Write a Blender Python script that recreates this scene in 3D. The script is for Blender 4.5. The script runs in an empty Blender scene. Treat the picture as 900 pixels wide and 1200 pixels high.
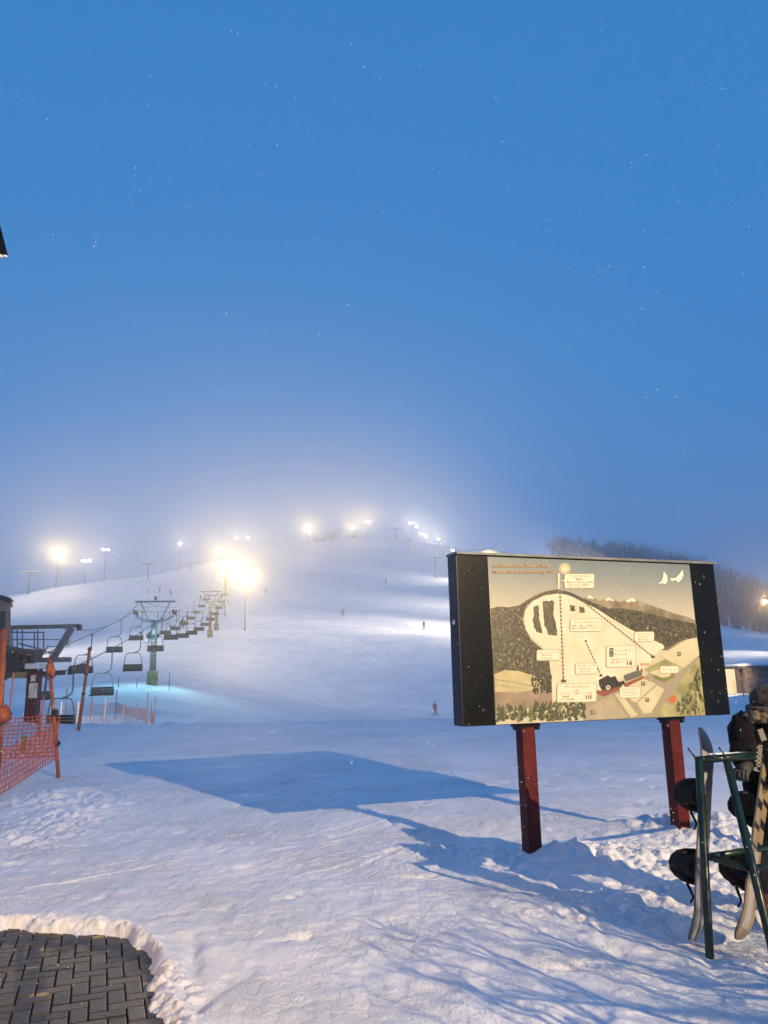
import bpy, math, random
import numpy as np
from mathutils import Vector, Matrix, noise as mnoise

# ============================================================ camera
F = 900.0
PITCH, ROLL, EYE = math.radians(12.38), math.radians(-1.24), Vector((0, 0, 1.6))
cam_m = (Matrix.Rotation(math.pi/2 + PITCH, 3, 'X') @ Matrix.Rotation(ROLL, 3, 'Z'))
scene = bpy.context.scene
COL = scene.collection
cd = bpy.data.cameras.new('camera')
cam = bpy.data.objects.new('camera', cd)
COL.objects.link(cam)
cam.matrix_world = Matrix.Translation(EYE) @ cam_m.to_4x4()
cd.sensor_fit = 'HORIZONTAL'; cd.sensor_width = 36.0; cd.lens = 36.0
cd.clip_start = 0.05; cd.clip_end = 6000
scene.camera = cam

# ============================================================ sky (dusk, overcast)
world = bpy.data.worlds.new('World'); scene.world = world; world.use_nodes = True
nt = world.node_tree; nt.nodes.clear()
def wn(t, **k):
    n = nt.nodes.new(t)
    for a, b in k.items(): setattr(n, a, b)
    return n
tc = wn('ShaderNodeTexCoord'); sx = wn('ShaderNodeSeparateXYZ'); rp = wn('ShaderNodeValToRGB')
nz = wn('ShaderNodeTexNoise'); nz.inputs['Scale'].default_value = 1.6; nz.inputs['Detail'].default_value = 3
md = wn('ShaderNodeMath', operation='MULTIPLY_ADD'); md.inputs[1].default_value = 0.16; 
bg = wn('ShaderNodeBackground'); wo = wn('ShaderNodeOutputWorld')
nt.links.new(tc.outputs['Generated'], sx.inputs[0]); nt.links.new(tc.outputs['Generated'], nz.inputs['Vector'])
nt.links.new(nz.outputs['Fac'], md.inputs[0]); nt.links.new(sx.outputs['Z'], md.inputs[2])
nt.links.new(md.outputs[0], rp.inputs[0]); nt.links.new(rp.outputs[0], bg.inputs[0]); nt.links.new(bg.outputs[0], wo.inputs[0])
SKY = [(0.00, (0.17, 0.235, 0.46)), (0.16, (0.12, 0.245, 0.55)), (0.28, (0.080, 0.250, 0.60)), (0.42, (0.054, 0.245, 0.61)), (0.62, (0.040, 0.232, 0.59)), (0.85, (0.040, 0.215, 0.56)), (1.0, (0.04, 0.20, 0.53))]
cr = rp.color_ramp
while len(cr.elements) < len(SKY): cr.elements.new(0.5)
for e, (p, c) in zip(cr.elements, SKY): e.position = p; e.color = (*c, 1)
bg.inputs['Strength'].default_value = 1.0

HAZE_DENSITY, HAZE_G = 0.0017, 0.78
LAMP_W = 0.225        # overall factor of the slope floodlights
NEAR_LAMP = (11.7, -9.0, 7.35)
NEAR_W = 28500

vs = scene.view_settings
scene.display_settings.display_device = 'sRGB'
vs.view_transform = 'Standard'; vs.look = 'None'; vs.exposure = 0.0; vs.gamma = 1.0; vs.use_curve_mapping = False
cy = scene.cycles
cy.use_denoising = True
cy.max_bounces = 6; cy.diffuse_bounces = 2; cy.glossy_bounces = 2; cy.transmission_bounces = 2; cy.volume_bounces = 1
cy.sample_clamp_indirect = 4.0; cy.sample_clamp_direct = 0.0
cy.use_light_tree = True
cy.caustics_reflective = False; cy.caustics_refractive = False

# ============================================================ helpers
rnd = random.Random(7)
def ray(u, v): return cam_m @ Vector(((u-450)/F, -(v-600)/F, -1))
def at(u, v, Y):
    q = ray(u, v); return EYE + q*(Y/q.y)
def tx(u, v=800):      # x/y slope of a photo column near the horizon
    q = ray(u, v); return q.x/q.y

class MB:
    def __init__(s): s.v, s.f, s.m, s.sm = [], [], [], []
    def add(s, vs_, fs_, mi=0, smooth=False):
        o = len(s.v); s.v += [tuple(v) for v in vs_]
        for f in fs_: s.f.append(tuple(o+i for i in f)); s.m.append(mi); s.sm.append(smooth)
        return s
    def box(s, c, size, rot=None, mi=0, bev=0.0):
        hx, hy, hz = [a/2 for a in size]; c = Vector(c)
        if bev > 0:
            import bmesh
            bm = bmesh.new(); bmesh.ops.create_cube(bm, size=1.0)
            for v in bm.verts: v.co = Vector((v.co.x*size[0], v.co.y*size[1], v.co.z*size[2]))
            bmesh.ops.bevel(bm, geom=bm.edges[:], offset=bev, segments=2, affect='EDGES', profile=0.7)
            bm.verts.ensure_lookup_table(); bm.verts.index_update()
            P = [v.co.copy() for v in bm.verts]; Fc = [[v.index for v in f.verts] for f in bm.faces]; bm.free()
        else:
            P = [Vector((x, y, z)) for z in (-hz, hz) for y in (-hy, hy) for x in (-hx, hx)]
            Fc = [(0,2,3,1), (4,5,7,6), (0,1,5,4), (2,6,7,3), (0,4,6,2), (1,3,7,5)]
        if rot is not None: P = [rot @ p for p in P]
        return s.add([c+p for p in P], Fc, mi)
    def beam(s, a, b, w, h, mi=0, up=Vector((0, 0, 1)), bev=0):
        a, b = Vector(a), Vector(b); d = b-a; L = d.length; d.normalize()
        if abs(d.dot(up)) > .98: up = Vector((0, 1, 0))
        x = d.cross(up).normalized(); z = x.cross(d)
        R = Matrix((x, d, z)).transposed()
        return s.box((a+b)/2, (w, L, h), R, mi, bev)
    def tube(s, pts, r, n=8, mi=0, caps=True):
        pts = [Vector(p) for p in pts]; rs = r if isinstance(r, (list, tuple)) else [r]*len(pts)
        V, Fc = [], []; x = None
        for i, p in enumerate(pts):
            d = (pts[min(i+1, len(pts)-1)] - pts[max(i-1, 0)]).normalized()
            if x is None:
                u = Vector((0, 0, 1)) if abs(d.z) < .9 else Vector((0, 1, 0)); x = d.cross(u).normalized()
            x = (x - d*x.dot(d)).normalized(); y = d.cross(x)
            for k in range(n):
                a = 2*math.pi*k/n; V.append(p + (x*math.cos(a)+y*math.sin(a))*rs[i])
        for i in range(len(pts)-1):
            for k in range(n):
                a, b = i*n+k, i*n+(k+1) % n; Fc.append((a, b, b+n, a+n))
        if caps: Fc.append(tuple(range(n-1, -1, -1))); Fc.append(tuple((len(pts)-1)*n+k for k in range(n)))
        return s.add(V, Fc, mi, n > 5)
    def ball(s, c, r, sc=(1, 1, 1), n=10, mi=0, amp=0, seed=0):
        V, Fc = [], []; c = Vector(c); m = n//2+1
        for i in range(m+1):
            th = math.pi*i/m
            for k in range(n):
                a = 2*math.pi*k/n; p = Vector((math.sin(th)*math.cos(a), math.sin(th)*math.sin(a), math.cos(th)))
                rr = r*(1+amp*mnoise.noise(p*2.3+Vector((seed, 0, 0)))); V.append(c+Vector((p.x*sc[0], p.y*sc[1], p.z*sc[2]))*rr)
        for i in range(m):
            for k in range(n):
                a, b = i*n+k, i*n+(k+1) % n; Fc.append((a, a+n, b+n, b))
        return s.add(V, Fc, mi, True)
    def disc(s, c, nrm, r, n=16, mi=0, depth=0.0):
        c, nrm = Vector(c), Vector(nrm).normalized()
        return s.tube([c-nrm*depth/2, c+nrm*depth/2], r, n, mi)
    def build(s, name, mats, parent=None, loc=None):
        me = bpy.data.meshes.new(name); me.from_pydata(s.v, [], s.f)
        for m in (mats if isinstance(mats, (list, tuple)) else [mats]): me.materials.append(m)
        me.polygons.foreach_set('material_index', s.m); me.polygons.foreach_set('use_smooth', s.sm); me.update()
        o = bpy.data.objects.new(name, me); COL.objects.link(o)
        if parent: o.parent = parent
        if loc is not None: o.location = loc
        return o
def tag(o, label=None, cat=None, group=None, kind=None):
    if label: o['label'] = label
    if cat: o['category'] = cat
    if group: o['group'] = group
    if kind: o['kind'] = kind
    return o
def empty(name, loc=(0, 0, 0), rz=0, **k):
    o = bpy.data.objects.new(name, None); COL.objects.link(o); o.location = loc; o.rotation_euler = (0, 0, rz)
    o.empty_display_size = .1
    return tag(o, **k)
def copy_tree(o, kids, parent=None):
    c = o.copy(); COL.objects.link(c); c.parent = parent
    for ch in kids.get(o, []): copy_tree(ch, kids, c)
    return c
def kid_map():
    d = {}
    for o in bpy.data.objects:
        if o.parent: d.setdefault(o.parent, []).append(o)
    return d

# ---- materials
def mat(name, col, rough=.6, metal=0., var=0., scale=8., bump=0., bscale=40., spec=.5, emit=None, es=0., col2=None, coat=0.):
    m = bpy.data.materials.new(name); m.use_nodes = True; t = m.node_tree; b = t.nodes['Principled BSDF']
    b.inputs['Base Color'].default_value = (*col, 1); b.inputs['Roughness'].default_value = rough; b.inputs['Metallic'].default_value = metal
    b.inputs['Specular IOR Level'].default_value = spec; b.inputs['Coat Weight'].default_value = coat
    tcn = t.nodes.new('ShaderNodeTexCoord')
    if var > 0 or col2:
        n = t.nodes.new('ShaderNodeTexNoise'); n.inputs['Scale'].default_value = scale; n.inputs['Detail'].default_value = 6
        r = t.nodes.new('ShaderNodeValToRGB'); r.color_ramp.elements[0].position = .35; r.color_ramp.elements[1].position = .68
        r.color_ramp.elements[0].color = (*[c*(1-var) for c in col], 1)
        r.color_ramp.elements[1].color = (*(col2 if col2 else [min(1, c*(1+var)) for c in col]), 1)
        t.links.new(tcn.outputs['Object'], n.inputs['Vector']); t.links.new(n.outputs['Fac'], r.inputs[0]); t.links.new(r.outputs[0], b.inputs['Base Color'])
    if bump > 0:
        n = t.nodes.new('ShaderNodeTexNoise'); n.inputs['Scale'].default_value = bscale; n.inputs['Detail'].default_value = 5
        bp = t.nodes.new('ShaderNodeBump'); bp.inputs['Strength'].default_value = bump; bp.inputs['Distance'].default_value = .01
        t.links.new(tcn.outputs['Object'], n.inputs['Vector']); t.links.new(n.outputs['Fac'], bp.inputs['Height']); t.links.new(bp.outputs[0], b.inputs['Normal'])
    if emit: b.inputs['Emission Color'].default_value = (*emit, 1); b.inputs['Emission Strength'].default_value = es
    return m

M = {}
M['red_steel'] = mat('red_steel', (.085, .005, .0045), .5, spec=.2, var=.35, scale=9, bump=.15, bscale=60)
M['black_gloss'] = mat('black_gloss', (.005, .006, .004), .22, var=.4, scale=3, spec=.25)
M['box_side'] = mat('box_side', (.014, .006, .007), .35, var=.5, scale=5)
M['steel'] = mat('steel', (.16, .17, .18), .55, .4, var=.3, scale=4)
M['galv'] = mat('galv', (.30, .34, .35), .45, .5, var=.25, scale=6)
M['dark_steel'] = mat('dark_steel', (.035, .037, .04), .5, .3, var=.3, scale=5)
M['tower_pole'] = mat('tower_pole', (.10, .055, .05), .6, var=.35, scale=3)
M['tower_top'] = mat('tower_top', (.34, .42, .40), .5, .2, var=.25, scale=3)
M['black_seat'] = mat('black_seat', (.008, .009, .010), .8, var=.3, spec=.2)
M['frame_grey'] = mat('frame_grey', (.12, .15, .16), .5, .3)
M['rubber'] = mat('rubber', (.02, .02, .02), .7)
M['cable'] = mat('cable', (.05, .05, .055), .6)
M['orange'] = mat('orange', (.36, .085, .025), .55, var=.3, scale=6)
M['net'] = mat('net', (.44, .095, .03), .7)
M['net_pink'] = mat('net_pink', (.55, .20, .17), .7)
M['pink_pole'] = mat('pink_pole', (.50, .16, .11), .6, var=.2)
M['grey_net'] = mat('grey_net', (.22, .20, .22), .8)
M['paper'] = mat('paper', (.75, .68, .5), .7, var=.35, scale=14)
M['pad'] = mat('pad', (.10, .07, .04), .8, var=.5, scale=3, col2=(.20, .20, .07))
M['wood'] = mat('wood', (.10, .07, .05), .75, var=.4, scale=6, bump=.3)
M['cabin'] = mat('cabin', (.20, .17, .15), .7, var=.35, scale=4)
M['glass'] = mat('glass', (.03, .04, .05), .08, var=.1)
M['yellow_beam'] = mat('yellow_beam', (.30, .27, .15), .6, var=.3, scale=4)
M['snow_cap'] = mat('snow_cap', (.84, .86, .9), .6, bump=.4, bscale=30)
M['green_rack'] = mat('green_rack', (.006, .020, .016), .3, .1, var=.5, scale=10, col2=(.012, .034, .022))
M['jacket'] = mat('jacket', (.004, .004, .005), .85, var=.4, scale=14, bump=.8, bscale=25, spec=.15)
M['trousers'] = mat('trousers', (.012, .012, .013), .8, bump=.5, bscale=20)
M['hat'] = mat('hat', (.035, .026, .018), .9, var=.5, scale=22, col2=(.13, .10, .075), bump=1., bscale=90)
M['fur'] = mat('fur', (.06, .045, .03), .95, var=.5, scale=30, col2=(.26, .20, .14), bump=1., bscale=120)
M['skin'] = mat('skin', (.55, .32, .22), .5)
M['glove'] = mat('glove', (.02, .02, .022), .7, bump=.5, col2=(.06, .06, .06), var=.2, scale=20)
M['boot'] = mat('boot', (.30, .09, .03), .6, var=.2)
M['letter_grey'] = mat('letter_grey', (.16, .155, .15), .7)
M['binding'] = mat('binding', (.004, .004, .005), .5, spec=.2, bump=.5, bscale=30)
M['board_edge'] = mat('board_edge', (.09, .09, .10), .4)
M['board_white'] = mat('board_white', (.32, .32, .33), .35, var=.1)
M['board_grey'] = mat('board_grey', (.16, .17, .19), .35, var=.3, scale=7, col2=(.35, .36, .38))
M['board_black'] = mat('board_black', (.012, .012, .014), .3)
M['board_yellow'] = mat('board_yellow', (.24, .19, .10), .4, var=.15)
M['dome'] = mat('dome', (.80, .76, .68), .6, var=.06)
M['roof_black'] = mat('roof_black', (.006, .006, .007), .7)
M['wall_dark'] = mat('wall_dark', (.10, .07, .05), .8, var=.3)
M['stone'] = mat('stone', (.13, .10, .09), .85, var=.5, scale=3, bump=.6, bscale=8, col2=(.26, .18, .13))
M['cream_wall'] = mat('cream_wall', (.78, .68, .52), .7, var=.08, scale=1.5)
M['bark'] = mat('bark', (.035, .028, .024), .9, var=.3)
M['reddish'] = mat('reddish', (.36, .13, .12), .8)
M['dark_cloth'] = mat('dark_cloth', (.03, .03, .04), .8)
M['teal_cloth'] = mat('teal_cloth', (.05, .08, .12), .8)
M['face'] = mat('face', (.5, .3, .22), .6)
M['warm_lens'] = mat('warm_lens', (.8, .7, .5), .4, emit=(1, .80, .45), es=60)
M['white_lens'] = mat('white_lens', (.8, .8, .75), .4, emit=(1, .88, .66), es=60)
M['cool_lens'] = mat('cool_lens', (.7, .8, .8), .4, emit=(.55, 1, 1), es=8)

def snow_material():
    m = bpy.data.materials.new('snow'); m.use_nodes = True; t = m.node_tree; b = t.nodes['Principled BSDF']
    N, L = t.nodes.new, t.links.new
    g = N('ShaderNodeNewGeometry')
    b.inputs['Roughness'].default_value = .7; b.inputs['Specular IOR Level'].default_value = .08
    n1 = N('ShaderNodeTexNoise'); n1.inputs['Scale'].default_value = .35; n1.inputs['Detail'].default_value = 8
    r = N('ShaderNodeValToRGB'); r.color_ramp.elements[0].color = (.70, .73, .79, 1); r.color_ramp.elements[1].color = (.84, .86, .90, 1)
    r.color_ramp.elements[0].position = .3; r.color_ramp.elements[1].position = .7
    L(g.outputs['Position'], n1.inputs['Vector']); L(n1.outputs['Fac'], r.inputs[0]); L(r.outputs[0], b.inputs['Base Color'])
    # three scales of bump, centimetre grain to half-metre lumps
    nm = N('ShaderNodeTexNoise'); nm.inputs['Scale'].default_value = .9; nm.inputs['Detail'].default_value = 4; L(g.outputs['Position'], nm.inputs['Vector'])
    mk = N('ShaderNodeMapRange'); mk.inputs['From Min'].default_value = .36; mk.inputs['From Max'].default_value = .64; mk.inputs['To Min'].default_value = .12; L(nm.outputs['Fac'], mk.inputs['Value'])
    prev = None
    for sc, dist, st in ((3.0, .06, .22), (13, .035, .6), (34, .022, .75), (90, .008, .9)):
        n = N('ShaderNodeTexNoise'); n.inputs['Scale'].default_value = sc; n.inputs['Detail'].default_value = 5; n.inputs['Roughness'].default_value = .6
        bp = N('ShaderNodeBump'); bp.inputs['Distance'].default_value = dist
        ms = N('ShaderNodeMath'); ms.operation = 'MULTIPLY'; ms.inputs[1].default_value = st*1.25; L(mk.outputs['Result'], ms.inputs[0]); L(ms.outputs[0], bp.inputs['Strength'])
        L(g.outputs['Position'], n.inputs['Vector']); L(n.outputs['Fac'], bp.inputs['Height'])
        if prev: L(prev.outputs[0], bp.inputs['Normal'])
        prev = bp
    mp = N('ShaderNodeMapping'); mp.inputs['Scale'].default_value = (1.5, .16, .4); mp.inputs['Rotation'].default_value = (0, 0, .35); L(g.outputs['Position'], mp.inputs['Vector'])
    ns = N('ShaderNodeTexNoise'); ns.inputs['Scale'].default_value = 1.4; ns.inputs['Detail'].default_value = 7; ns.inputs['Roughness'].default_value = .62; L(mp.outputs[0], ns.inputs['Vector'])
    bs = N('ShaderNodeBump'); bs.inputs['Strength'].default_value = .45; bs.inputs['Distance'].default_value = .10; L(ns.outputs['Fac'], bs.inputs['Height']); L(prev.outputs[0], bs.inputs['Normal']); prev = bs
    L(prev.outputs[0], b.inputs['Normal'])
    return m
M['snow'] = snow_material()

# ============================================================ terrain
def vnoise(x, y, seed=0):
    xi = np.floor(x).astype(np.int64); yi = np.floor(y).astype(np.int64); fx = x-xi; fy = y-yi
    fx = fx*fx*fx*(fx*(fx*6-15)+10); fy = fy*fy*fy*(fy*(fy*6-15)+10)
    def h(a, b):
        n = (a*374761393 + b*668265263 + seed*1274126177) & 0x7fffffff
        n = ((n ^ (n >> 13))*1274126177) & 0x7fffffff
        return ((n ^ (n >> 16)) & 0xffff)/65535.0*2-1
    return (h(xi, yi)*(1-fx)+h(xi+1, yi)*fx)*(1-fy)+(h(xi, yi+1)*(1-fx)+h(xi+1, yi+1)*fx)*fy
def fbm(x, y, oct_=4, seed=0, gain=.5):
    s = 0; a = 1.; 
    for o in range(oct_):
        s = s + a*vnoise(x*2**o+o*17.3, y*2**o-o*9.1, seed+o); a *= gain
    return s
# control table: rows of distance, columns of bearing (photo column), heights from sight lines to the surface
U = [-700, 0, 60, 100, 178, 250, 300, 340, 370, 430, 500, 550, 620, 700, 780, 846, 900, 1000, 1700]
ROWS = [
 (0,   None), (27, None),
 (33, [.05]*19),
 (40, [-.5,-.6,-.7,-.8,-.8,-.9,-1.,-1.,-1.,-1.1,-1.1,-1.,-.9,-.7,-.5,-.4,-.3,-.2,0]),
 (62, [2.6,1.9,1.9,1.85,1.8,.6,-.3,-.9,-1.2,-1.7,-1.9,-1.9,-1.3,-.6,0,.5,.9,1.0,1.5]),
 (84, [5,4.2,4.2,4.1,4.0,3.2,1.8,.9,.2,-.6,-1.,-1.,-.2,1.1,2.4,3.2,3.2,3.0,3]),
]
def zrow(Y, vv): return (Y, [at(u if -50 < u < 950 else (0 if u < 0 else 900), v, Y).z for u, v in zip(U, vv)])
ROWS += [
 zrow(120, [772,768,762,758,751,746,745,745,745,746,748,750,752,752,752,752,753,757,760]),
 zrow(135, [760,756,750,745,740,738,739,740,740,741,743,745,748,750,750,750,752,757,760]),
 zrow(190, [712,703,687,684,684,687,692,696,699,702,706,709,714,720,730,738,746,757,760]),
 zrow(260, [712,704,690,683,678,668,664,664,664,665,668,672,678,686,702,722,738,755,765]),
 zrow(330, [715,710,694,686,674,657,647,639,633,628,636,643,650,657,668,686,706,735,755]),
 zrow(430, [722,715,700,690,684,670,665,655,650,646,648,652,652,650,652,664,692,730,750]),
 zrow(650, [735,730,720,715,710,705,700,695,692,690,690,692,695,695,700,705,715,740,755]),
 zrow(1500,[770,768,765,762,760,758,755,755,755,755,755,755,758,760,762,765,768,775,780]),
]
_T = np.linspace(-1.6, 1.6, 321); _Y = np.concatenate([np.linspace(0, 480, 481), np.linspace(490, 1700, 122)])
_ut = np.array([tx(u) if -50 < u < 950 else (-1.4 if u < 0 else 1.4) for u in U]); _ut[-2] = .62
tab = np.zeros((len(_Y), len(_T)))
_rows = [(Y, np.zeros(len(_T)) if c is None else np.interp(_T, _ut, c)) for Y, c in ROWS]
_ry = np.array([r[0] for r in _rows]); _rv = np.array([r[1] for r in _rows])
for j in range(len(_T)): tab[:, j] = np.interp(_Y, _ry, _rv[:, j])
_k = np.array([1, 2, 3, 2, 1.])/9
for _ in range(3):
    p = np.pad(tab, ((0, 0), (2, 2)), mode='edge'); tab = sum(_k[i]*p[:, i:i+tab.shape[1]] for i in range(5))
far = np.clip((_Y-28)/20, 0, 1)[:, None]
sm = tab.copy()
for _ in range(5):
    p = np.pad(sm, ((2, 2), (0, 0)), mode='edge'); sm = sum(_k[i]*p[i:i+sm.shape[0], :] for i in range(5))
tab = tab*(1-far)+sm*far

BR = [(-9, 5.9), (-2.67, 5.70), (-2.33, 5.70), (-1.95, 5.56), (-1.68, 5.30), (-1.48, 4.98), (-1.36, 4.80), (-1.22, 4.45), (-1.15, 4.16), (-1.0, 3.0), (-.9, -3.0)]   # rim of the swept paving
def brick_sd(x, y):
    """+ outside (snow), - inside the swept paving; distance to the rim"""
    P = np.array(BR); d = np.full(np.shape(x), 1e9)
    for (ax, ay), (bx, by) in zip(P[:-1], P[1:]):
        ex, ey = bx-ax, by-ay; t = np.clip(((x-ax)*ex+(y-ay)*ey)/(ex*ex+ey*ey), 0, 1)
        d = np.minimum(d, np.hypot(x-ax-t*ex, y-ay-t*ey))
    order = P[np.argsort(P[:, 0])]
    rim = np.interp(x, P[:8, 0], P[:8, 1]); inside = (y < np.interp(x, P[:, 0], P[:, 1])) & (x < -.9)
    return np.where(inside, -d, d)
def gauss(x, y, cx, cy_, sx_, sy_): return np.exp(-((x-cx)/sx_)**2-((y-cy_)/sy_)**2)
TRK = []
_r2 = random.Random(3)
for i in range(44):
    cx, cyy = _r2.uniform(-3.6, .2), _r2.uniform(7.0, 13); a = math.radians(_r2.gauss(42, 7)); L = _r2.uniform(.5, 1.7)
    TRK.append((cx-math.sin(a)*L/2, cyy-math.cos(a)*L/2, cx+math.sin(a)*L/2, cyy+math.cos(a)*L/2, _r2.uniform(.004, .010), _r2.uniform(.015, .025)))
FOOT = [(_r2.uniform(-3, 6), _r2.uniform(4.2, 16), _r2.uniform(0, 3.1)) for _ in range(110)] + [(_r2.uniform(1.0, 4.2), _r2.uniform(4.6, 9.5), _r2.uniform(0, 3.1)) for _ in range(60)]
def height(x, y, fine=True):
    x = np.asarray(x, float); y = np.asarray(y, float)
    yy = np.maximum(y, .5); t = np.clip(x/yy, -1.6, 1.6)
    ti = (t+1.6)/3.2*(len(_T)-1); t0 = np.clip(np.floor(ti).astype(int), 0, len(_T)-2); tf = ti-t0
    yi = np.interp(yy, _Y, np.arange(len(_Y))); y0 = np.clip(np.floor(yi).astype(int), 0, len(_Y)-2); yf = yi-y0
    z = (tab[y0, t0]*(1-tf)+tab[y0, t0+1]*tf)*(1-yf)+(tab[y0+1, t0]*(1-tf)+tab[y0+1, t0+1]*tf)*yf
    r = np.hypot(x, y)
    # rolling ground far out, piste undulation
    z = z + np.clip((r-60)/80, 0, 1)*(.55*fbm(x/38, y/22, 3, 11)+.12*fbm(x/9, y/5, 2, 5))
    z = z + .035*fbm(x/2.6, y/2.6, 3, 21)*np.clip(1.3-r/60, 0, 1)
    # ploughed lip at the far edge of the yard
    lip = np.exp(-((y-30.5-1.2*np.sin(x*.31)-.02*x)/1.5)**2)*np.clip((4-x)/8, .25, 1)
    z = z + lip*(.13+.10*np.abs(fbm(x/.9, y/.9, 3, 31)))
    if not fine: return z
    # trampled lumps
    near = np.clip(1.2-r/22, 0, 1)
    z = z + near*(.009*fbm(x/.42, y/.42, 3, 41)+.007*fbm(x/.12, y/.12, 2, 43))
    rub = 1.0*gauss(x, y, 1.95, 7.45, .6, .35)+.9*gauss(x, y, 2.6, 6.9, 1.0, .5)+1.25*gauss(x, y, 3.25, 8.35, .75, .6)+.75*gauss(x, y, 4.0, 7.4, .9, .6)+.9*gauss(x, y, 2.45, 4.55, .45, .28)+.5*gauss(x, y, 2.2, 5.9, 1.2, .4) \
        + .8*gauss(x, y, -3.9, 9.6, .55, 1.6)+.9*gauss(x, y, -4.9, 11.6, .8, 1.3)+.4*gauss(x, y, .6, 7.9, .9, .35)+.7*gauss(x, y, -5.2, 8.2, 1.1, 1.2)
    rub = rub+1.0*gauss(x, y, 1.75, 7.5, .30, .22)+.3*gauss(x, y, 1.05, 7.6, .2, .15); z = z+.13*gauss(x, y, 3.2, 8.5, .8, .6)
    rub = np.tanh(rub)*1.05
    z = z + rub*(.045+.085*np.abs(fbm(x/.24, y/.24, 3, 51, .5))+.035*np.abs(fbm(x/.085, y/.085, 2, 57)))
    for ax, ay, bx, by, dp, w in TRK:
        ex, ey = bx-ax, by-ay; tt = np.clip(((x-ax)*ex+(y-ay)*ey)/(ex*ex+ey*ey), 0, 1)
        d = np.hypot(x-ax-tt*ex, y-ay-tt*ey)
        z = z - dp*np.exp(-(d/w)**2)+dp*.5*np.exp(-((d-w*2)/w)**2)
    for fx_, fy_, fa in FOOT:
        m = (np.abs(x-fx_) < .5) & (np.abs(y-fy_) < .5)
        if not m.any(): continue
        xx, y_ = x[m]-fx_, y[m]-fy_; c, s_ = math.cos(fa), math.sin(fa); a_, b_ = xx*c+y_*s_, -xx*s_+y_*c
        e = (a_/.14)**2+(b_/.06)**2; z[m] = z[m]-.022*np.exp(-e)*(1+.8*vnoise(x[m]/.07, y[m]/.07, 71))
    # swept paving: the snow ends in a ragged shelf
    m = (np.abs(x) < 10) & (y < 7.2)
    if m.any():
        sd = brick_sd(x[m], y[m])+.085*fbm(x[m]/.26, y[m]/.26, 4, 61, .4)
        k = np.clip((sd+.09)/.26+.05*fbm(x[m]/.035, y[m]/.035, 2, 67), 0, 1); k = k*k*(3-2*k)
        crumb = np.exp(-((sd-.09)/.09)**2)*(.032*np.abs(fbm(x[m]/.08, y[m]/.08, 3, 63)))
        furrow = -.045*np.exp(-(((x[m]+1.16)+.26*(y[m]-4.9))/.05)**2)*np.exp(-((y[m]-4.95)/.38)**2)-.035*np.exp(-(((x[m]+1.0)-.35*(y[m]-4.3))/.06)**2)*np.exp(-((y[m]-4.35)/.22)**2)
        z[m] = (z[m]+crumb+.008*np.exp(-((sd-.2)/.15)**2)+furrow)*k-.085*(1-k)
    return z
def gz(x, y): return float(height(np.array([x]), np.array([y]), fine=False)[0])
def gzf(x, y): return float(height(np.array([x]), np.array([y]))[0])
def ground_at(u, v, Y0=20, Y1=420):
    """first hit of a sight line with the terrain"""
    q = ray(u, v); ys = np.arange(Y0, Y1, .5); P = [EYE+q*(Y/q.y) for Y in ys]
    zz = height(np.array([p.x for p in P]), np.array([p.y for p in P]), fine=False)
    for p, z in zip(P, zz):
        if p.z <= z: return Vector((p.x, p.y, float(z)))
    return None

def terrain():
    a_f = np.radians(np.linspace(-36, 36, 700)); a_b = np.radians(np.concatenate([np.linspace(-180, -37, 90)]))
    ang = np.concatenate([a_b, a_f, -a_b[::-1][:-1]])     # closes at +-180
    rad = np.concatenate([[.3, .6, .9, 1.2, 1.6, 2.0, 2.4, 2.7], np.exp(np.linspace(math.log(2.9), math.log(8.5), 430)), np.exp(np.linspace(math.log(8.53), math.log(30), 330)), np.exp(np.linspace(math.log(30.2), math.log(500), 330)), np.exp(np.linspace(math.log(510), math.log(1650), 30))])
    A, R = np.meshgrid(ang, rad); X = np.sin(A)*R; Y = np.cos(A)*R
    Z = height(X.ravel(), Y.ravel()).reshape(X.shape)
    co = np.stack([X, Y, Z], -1).reshape(-1, 3); co = np.vstack([co, [[0, 0, -.2]]])
    nr, na = X.shape
    i = np.arange(nr-1)[:, None]; j = np.arange(na)[None, :]; j2 = (j+1) % na
    q = np.stack([i*na+j, i*na+j2, (i+1)*na+j2, (i+1)*na+j], -1).reshape(-1, 4)[:, ::-1]
    me = bpy.data.meshes.new('snow_ground'); 
    tri = [(na*nr, (k+1) % na, k) for k in range(na)]
    nq = len(q); nv = len(co)
    me.vertices.add(nv); me.vertices.foreach_set('co', co.ravel())
    me.loops.add(nq*4+len(tri)*3); me.loops.foreach_set('vertex_index', np.concatenate([q.ravel(), np.array(tri)[:, ::-1].ravel()]))
    me.polygons.add(nq+len(tri)); st = np.concatenate([np.arange(nq)*4, nq*4+np.arange(len(tri))*3])
    me.polygons.foreach_set('loop_start', st)
    me.update(calc_edges=True); me.validate()
    me.polygons.foreach_set('use_smooth', [True]*len(me.polygons)); me.materials.append(M['snow'])
    o = bpy.data.objects.new('snow_ground', me); COL.objects.link(o); tag(o, kind='structure')
terrain()

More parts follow.
